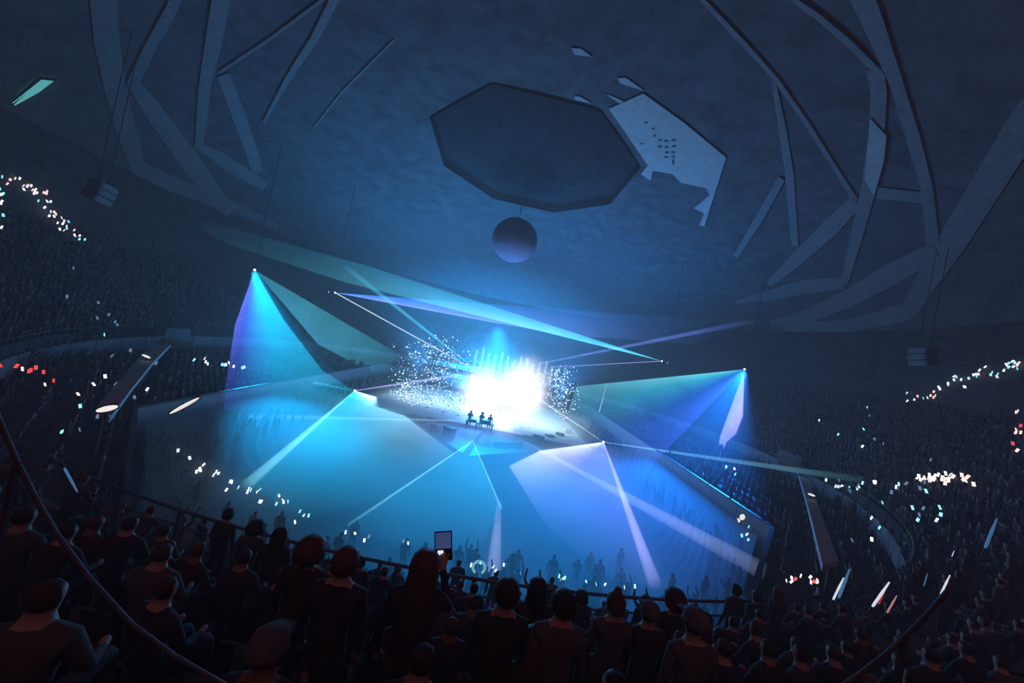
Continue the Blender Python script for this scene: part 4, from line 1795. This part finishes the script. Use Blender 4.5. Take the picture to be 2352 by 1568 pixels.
bmesh.ops.bevel(b, geom=b.edges[:], offset=0.005, segments=1, affect='EDGES')
obj('case', b, M_CASE, tb)
b = bmesh.new()
box(b, (-0.075, 0.0165, 0.06), (0.075, 0.0205, 0.205), RT)
obj('screen', b, M_SCREEN, tb)
b = bmesh.new()
box(b, (-0.055, 0.0165, -0.02), (0.0, 0.0205, 0.045), RT)
obj('picture', b, M_SPOT, tb)

# ------------------------------------------------------------------ seats in the nearest rows
M_SEAT = mat('seat_plastic', (0.05, 0.05, 0.06), 0.5, 0.2, 10)


def seat_proto():
    root = empty('arena_seat')
    b = bmesh.new()
    n = 6
    g = []
    for j in range(5):
        z = 0.46 + 0.40 * j / 4
        g.append([b.verts.new((-0.23 + 0.46 * k / n, -0.30 - 0.05 * math.cos((k / n - .5) * 2.2) - 0.03 * j / 4 + .03, z + (0.02 * math.sin(PI * k / n) if j == 4 else 0))) for k in range(n + 1)])
    for r, t in zip(g, g[1:]):
        for k in range(n):
            b.faces.new((r[k], r[k + 1], t[k + 1], t[k]))
    bmesh.ops.solidify(b, geom=b.faces[:], thickness=0.03)
    obj('seat_back', b, M_SEAT, root, True)
    b = bmesh.new()
    box(b, (-0.22, -0.28, 0.38), (0.22, 0.14, 0.43))
    bmesh.ops.bevel(b, geom=b.edges[:], offset=0.02, segments=1, affect='EDGES')
    obj('seat_pan', b, M_SEAT, root)
    for sx in (-1, 1):
        b = bmesh.new()
        tube(b, [(sx * 0.25, -0.30, 0.02), (sx * 0.25, -0.30, 0.62), (sx * 0.25, 0.05, 0.64)], 0.02, 6)
        obj('arm_support', b, M_BLACK, root)
    return root


proto = seat_proto()
first = True
for i in range(7):
    sn = 0
    R = R0 + ROW_D * i
    n = int(2 * PI * R / 0.56)
    for k in range(n):
        a = 2 * PI * k / n
        x, y = R * math.cos(a), R * math.sin(a)
        if abs(math.atan2(x, -y)) > math.radians(5 + 2.2 * (6 - i) * .5 + 3):
            continue
        if not visible((x, y, Z0 + ROW_H * i + .7), 0):
            continue
        o = proto if first else copy_tree(proto)
        first = False
        o.location = (x, y, Z0 + ROW_H * i)
        o.rotation_euler = (0, 0, face_stage((x, y)))
        sn += 1
        tag(o, 'dark folding seat, %s from the left in the %s' % (ordinal(sn), ROWN[i]), 'seat', 'seats in the ' + ROWN[i])

# ------------------------------------------------------------------ aisle handrails either side of the viewer
M_HAND = mat('handrail_steel', (0.10, 0.13, 0.16), 0.45, 0.1, 10)
for lab, pts in (('long curved handrail sweeping down the dark lower left corner', [(-60, 800), (0, 970), (40, 1060), (80, 1140), (130, 1225), (200, 1320), (300, 1430), (400, 1505), (510, 1568), (600, 1620)]),
                 ('thin curved handrail sweeping down the dark lower right corner', [(2176, 1358), (2130, 1410), (2080, 1460), (2030, 1505), (1970, 1550), (1900, 1600)])):
    P = [CAM + ray(x, y) * 1.3 for x, y in pts]
    hr = tag(empty('handrail', (P[2].x, P[2].y, deck_z(math.hypot(P[2].x, P[2].y)))), lab, 'handrail', 'aisle handrails')
    b = bmesh.new()
    tube(b, [p - hr.location for p in P], 0.0045, 8)
    obj('bar', b, M_HAND, hr)
    for p in (P[2], P[-2]):
        b = bmesh.new()
        R = math.hypot(p.x, p.y)
        tube(b, [p - hr.location, Vector((p.x, p.y, deck_z(R) + .01)) - hr.location], 0.007, 6)
        obj('post', b, M_HAND, hr)

# ------------------------------------------------------------------ phones and glow sticks in the crowd
def phone_mesh(col, st):
    b = bmesh.new()
    box(b, (-0.07, -0.008, -0.13), (0.07, 0.008, 0.13))
    bmesh.ops.bevel(b, geom=b.edges[:], offset=0.006, segments=1, affect='EDGES')
    for v in box(b, (-0.064, -0.011, -0.12), (0.064, 0.011, 0.12)):
        for f in v.link_faces:
            f.material_index = 1
    me = bpy.data.meshes.new('phone')
    b.to_mesh(me)
    b.free()
    me.materials.append(M_CASE)
    nm = 'phone_light_%d_%d_%d' % tuple(int(c * 255) for c in col)
    me.materials.append(mat(nm, (0.7, 0.7, 0.7), 0.4, 0.0, 1, emit=col, estr=st))
    return me


PH = {'white': phone_mesh(lin(235, 240, 255), 3.2), 'cyan': phone_mesh(lin(130, 225, 240), 2.4), 'pink': phone_mesh(lin(255, 205, 195), 2.2), 'red': phone_mesh(lin(235, 70, 70), 1.4), 'dim': phone_mesh(lin(120, 150, 190), 0.8)}
CL = [
    # label, polyline, count, jitter x, jitter y, colours
    ('lit phone along the bright rim chain of the left tier', [(5, 405), (60, 425), (100, 450), (125, 490), (150, 525), (190, 545)], 44, 14, 10, 'pink pink white white cyan'),
    ('cyan lit phone at the very left edge of the picture', [(3, 430), (5, 520)], 8, 3, 6, 'cyan white'),
    ('reddish lit phone in the dark left tier', [(10, 840), (80, 850), (140, 890)], 9, 30, 20, 'red red pink'),
    ('lit phone scattered in the left upper tier', [(120, 600), (230, 750), (300, 850), (180, 960)], 26, 60, 40, 'white dim dim cyan pink'),
    ('lit phone along the lower rows left of the cyan wedge', [(440, 815), (480, 835), (530, 838), (570, 842)], 12, 6, 4, 'white white cyan'),
    ('lit phone along the floor edge at the left of the rail', [(410, 1045), (470, 1085), (540, 1115), (600, 1140), (660, 1165), (720, 1195)], 30, 12, 14, 'white white cyan white'),
    ('lit phone on the floor just beyond the rail', [(760, 1215), (900, 1250), (1100, 1300), (1200, 1305), (1300, 1330), (1500, 1350)], 22, 26, 12, 'white cyan dim'),
    ('lit phone along the bright rim chain of the right tier', [(2080, 920), (2150, 900), (2220, 870), (2290, 850), (2350, 830)], 44, 16, 12, 'white white cyan pink'),
    ('lit phone in the bright band across the right tier', [(2110, 1100), (2170, 1095), (2240, 1105)], 34, 14, 7, 'white white pink pink'),
    ('lit phone in the right tier right of the pale beam', [(1905, 1110), (1960, 1115), (2010, 1115), (2090, 1105)], 16, 12, 12, 'white cyan dim'),
    ('reddish lit phone at the right edge of the picture', [(2335, 930), (2338, 1000), (2345, 1050)], 8, 8, 16, 'red pink'),
    ('lit phone scattered in the dark right tier', [(1900, 950), (2050, 1020), (2150, 1180), (2000, 1230)], 26, 70, 40, 'dim dim white cyan'),
    ('lit phone at the right end of the rail', [(1800, 1330), (1870, 1330), (1890, 1345)], 10, 14, 8, 'white pink red cyan'),
    ('lit phone near the right boards', [(1660, 1070), (1690, 1075), (1705, 1185), (1715, 1240)], 9, 10, 6, 'white cyan'),
]
for lab, pl, n, jx, jy, cols in CL:
    cols = cols.split()
    made = []
    for k in range(n):
        t = RNG.uniform(0, len(pl) - 1.001)
        q = int(t)
        x = pl[q][0] + (pl[q + 1][0] - pl[q][0]) * (t - q) + RNG.normal() * jx * .6
        y = pl[q][1] + (pl[q + 1][1] - pl[q][1]) * (t - q) + RNG.normal() * jy * .6
        p = crowd_hit(x, y, 1.85, 10.5)
        o = bpy.data.objects.new('phone', PH[cols[RNG.integers(len(cols))]])
        COL.objects.link(o)
        o.location = p
        d = CAM - p
        o.scale = [min(1.15, max(.5, d.length / 32))] * 3
        o.rotation_euler = (RNG.uniform(-.5, .5), RNG.uniform(-.4, .4), math.atan2(d.y, d.x) + PI / 2 + RNG.uniform(-1.1, 1.1))
        made.append((project(p)[0], o))
    made.sort(key=lambda t: t[0])
    for k, (_, o) in enumerate(made):
        tag(o, ordinal(k + 1) + ' ' + lab.replace('lit phone', 'lit phone from left'), 'phone', lab.replace('lit phone', 'lit phones'))

GS = [((1913, 1378), (1938, 1326), 'white', 'pale glow stick leftmost of the right-hand group'), ((1926, 1374), (1952, 1306), 'blue', 'long thin pale blue glow stick beside the leftmost one'),
      ((2003, 1394), (2043, 1336), 'white', 'bright white glow stick in the middle of the right-hand group'), ((2018, 1388), (2036, 1346), 'red', 'red glow stick beside the bright white one'),
      ((2037, 1408), (2060, 1367), 'pink', 'pinkish glow stick right of the red one'), ((2160, 1366), (2182, 1320), 'white', 'white glow stick at the far lower right'),
      ((2122, 1346), (2130, 1316), 'blue', 'short blue glow stick left of the far right one'), ((2186, 1278), (2192, 1264), 'white', 'tiny white glow stick above the far right one'),
      ((2262, 1260), (2290, 1190), 'blue', 'dim blue glow stick near the right edge'), ((147, 1073), (178, 1130), 'blue', 'thin pale glow stick slanting in the dark far left')]
GM = {'white': mat('glow_white', (.5, .5, .5), .4, 0, 1, emit=lin(225, 235, 245), estr=.9), 'blue': mat('glow_blue', (.3, .4, .5), .4, 0, 1, emit=lin(70, 120, 165), estr=.7),
      'red': mat('glow_red', (.5, .1, .1), .4, 0, 1, emit=lin(190, 45, 45), estr=.8), 'pink': mat('glow_pink', (.5, .4, .4), .4, 0, 1, emit=lin(200, 140, 140), estr=.7)}
for (x0, y0), (x1, y1), c, lab in GS:
    p = crowd_hit(x0, y0, 1.7)
    d = ray(x1, y1)
    dist = (p - CAM).dot(FWD)
    q = CAM + d * (dist / d.dot(FWD))
    gsr = tag(empty('glow_stick', p), lab, 'glow stick', 'glow sticks in the crowd')
    v = q - p
    r = max(0.012, v.length * 0.035)
    b = bmesh.new()
    tube(b, [Vector((0, 0, 0)), v * .1, v * .6, v], [r * .6, r, r, r * .5], 8)
    obj('glowing_tube', b, GM[c], gsr)
    b = bmesh.new()
    tube(b, [v * -.22, v * .02], [r * .8, r * .8], 8)
    obj('grip', b, M_BLACK, gsr)

# pale ring lamp and a bent lamp pole on the floor just beyond the rail
M_RING = mat('ring_lamp', (.6, .7, .75), .4, .1, 4, emit=lin(120, 190, 215), estr=.8)
rp = at_z(1100, 1303, 2.2)
rl = tag(empty('ring_lamp', (rp.x, rp.y, 0)), 'pale ring lamp on a stand just beyond the rail', 'lamp')
b = bmesh.new()
tube(b, [(0.24 * math.cos(t), 0, 2.2 + 0.24 * math.sin(t)) for t in np.linspace(-0.9, 4.2, 18)], 0.055, 8)
obj('ring', b, M_RING, rl)
b = bmesh.new()
tube(b, [(0, 0, 0.02), (0, 0, 1.97)], 0.025, 6)
obj('pole', b, M_BLACK, rl)
b = bmesh.new()
lathe(b, [(0.3, 0.01), (0.3, 0.04), (0.05, 0.07)], 12)
obj('base', b, M_BLACK, rl)


# ------------------------------------------------------------------ pale gangways across the near corners, floodlights and one put-in highlight on them and on the boards
M_GANG = mat('gangway_board', (0.78, 0.78, 0.80), 0.6, 0.15, 2.0)
M_FLOOD = mat('flood_or_highlight', (0.9, 0.9, 0.9), 0.4, 0.0, 1, emit=lin(255, 246, 238), estr=1.1)


def gangway(label, pts, box_px):
    c0 = at_z(pts[0][0], pts[0][1], 5.2)
    root = tag(empty('gangway', (c0.x, c0.y, 2.4)), label, 'gangway', 'pale gangways across the corners')
    b = bmesh.new()
    secs = []
    for k, (x, y, w) in enumerate(pts):
        xa, ya, _ = pts[max(k - 1, 0)]
        xb, yb, _ = pts[min(k + 1, len(pts) - 1)]
        l = math.hypot(xb - xa, yb - ya)
        nx, ny = -(yb - ya) / l, (xb - xa) / l
        p, q = at_z(x + nx * w / 2, y + ny * w / 2, 5.2), at_z(x - nx * w / 2, y - ny * w / 2, 5.2)
        secs.append([b.verts.new(v - root.location) for v in (p, q, q - Vector((0, 0, .25)), p - Vector((0, 0, .25)))])
    for s0, s1 in zip(secs, secs[1:]):
        for k in range(4):
            b.faces.new((s0[k], s1[k], s1[(k + 1) % 4], s0[(k + 1) % 4]))
    b.faces.new(secs[0])
    b.faces.new(list(reversed(secs[-1])))
    bmesh.ops.recalc_face_normals(b, faces=b.faces[:])
    obj('deck', b, M_GANG, root)
    for k in (0, len(pts) // 2, len(pts) - 1):
        p = at_z(pts[k][0], pts[k][1], 4.95) - root.location
        b = bmesh.new()
        tube(b, [p, Vector((p.x, p.y, -0.2))], 0.06, 6)
        obj('leg', b, M_BLACK, root)
    # side parapet panel at the far end
    b = bmesh.new()
    P = [at_z(x, y, 5.2) for x, y in box_px] 
    lo = [b.verts.new(p - root.location) for p in P]
    hi = [b.verts.new(p - root.location + Vector((0, 0, .5))) for p in P]
    b.faces.new(hi)
    b.faces.new(list(reversed(lo)))
    for k in range(4):
        b.faces.new((lo[k], lo[(k + 1) % 4], hi[(k + 1) % 4], hi[k]))
    bmesh.ops.recalc_face_normals(b, faces=b.faces[:])
    obj('end_platform', b, M_GANG, root)


gangway('pale gangway slanting across the left corner above the lower rows', [(392, 775, 22), (340, 822, 30), (290, 880, 34), (238, 945, 40)], [(382, 764), (436, 766), (432, 798), (374, 790)])
gangway('pale gangway dropping across the right corner above the lower rows', [(1838, 1072, 16), (1858, 1130, 20), (1880, 1200, 27), (1908, 1292, 38)], [(1788, 1040), (1842, 1054), (1836, 1080), (1782, 1074)])


def flood(label, px, py, z, w, h, rot=0.0):
    p = at_z(px, py, z)
    d = CAM - p
    root = tag(empty('floodlight', p, math.atan2(d.y, d.x) + PI / 2), label, 'floodlight', 'small white floodlights and one put-in highlight')  # also carries the put-in rim highlight on the left gangway
    Rm = Matrix.Rotation(rot, 4, 'Y')
    b = bmesh.new()
    box(b, (-w / 2, 0.0, -h / 2), (w / 2, 0.2, h / 2), Rm)
    bmesh.ops.bevel(b, geom=b.edges[:], offset=0.03, segments=1, affect='EDGES')
    obj('housing', b, M_CASE, root)
    b = bmesh.new()
    prof = [(w * .47 * math.cos(t), h * .44 * math.sin(t)) for t in np.linspace(0, 2 * PI, 14, endpoint=False)]
    f0_ = [b.verts.new((x, -0.03, z_)) for x, z_ in prof]
    f1_ = [b.verts.new((x, 0.01, z_)) for x, z_ in prof]
    b.faces.new(f0_)
    b.faces.new(list(reversed(f1_)))
    for k in range(14):
        b.faces.new((f0_[k], f1_[k], f1_[(k + 1) % 14], f0_[(k + 1) % 14]))
    bmesh.ops.transform(b, matrix=Rm, verts=b.verts[:])
    bmesh.ops.recalc_face_normals(b, faces=b.faces[:])
    obj('glass', b, M_FLOOD, root)
    b = bmesh.new()
    tube(b, [(0, 0.12, -h / 2), (0, 0.12, -h / 2 - 0.35)], 0.03, 6)
    obj('bracket', b, M_BLACK, root)


flood('white floodlight at the near end of the left gangway', 246, 938, 5.5, 0.6, 0.24, math.radians(-20))
flood('slanting white strip floodlight on the left boards', 424, 931, 3.3, 1.7, 0.24, math.radians(-42))
flood('round white floodlight on the right boards', 1705, 1187, 3.2, 0.3, 0.48, math.radians(15))
flood('small white glow for the rim highlight at the top of the left gangway', 336, 818, 5.5, 0.5, 0.16, math.radians(25))  # highlight on the gangway end put in as a glowing lens
flood('small white floodlight on the right gangway', 1864, 1136, 5.5, 0.4, 0.16)
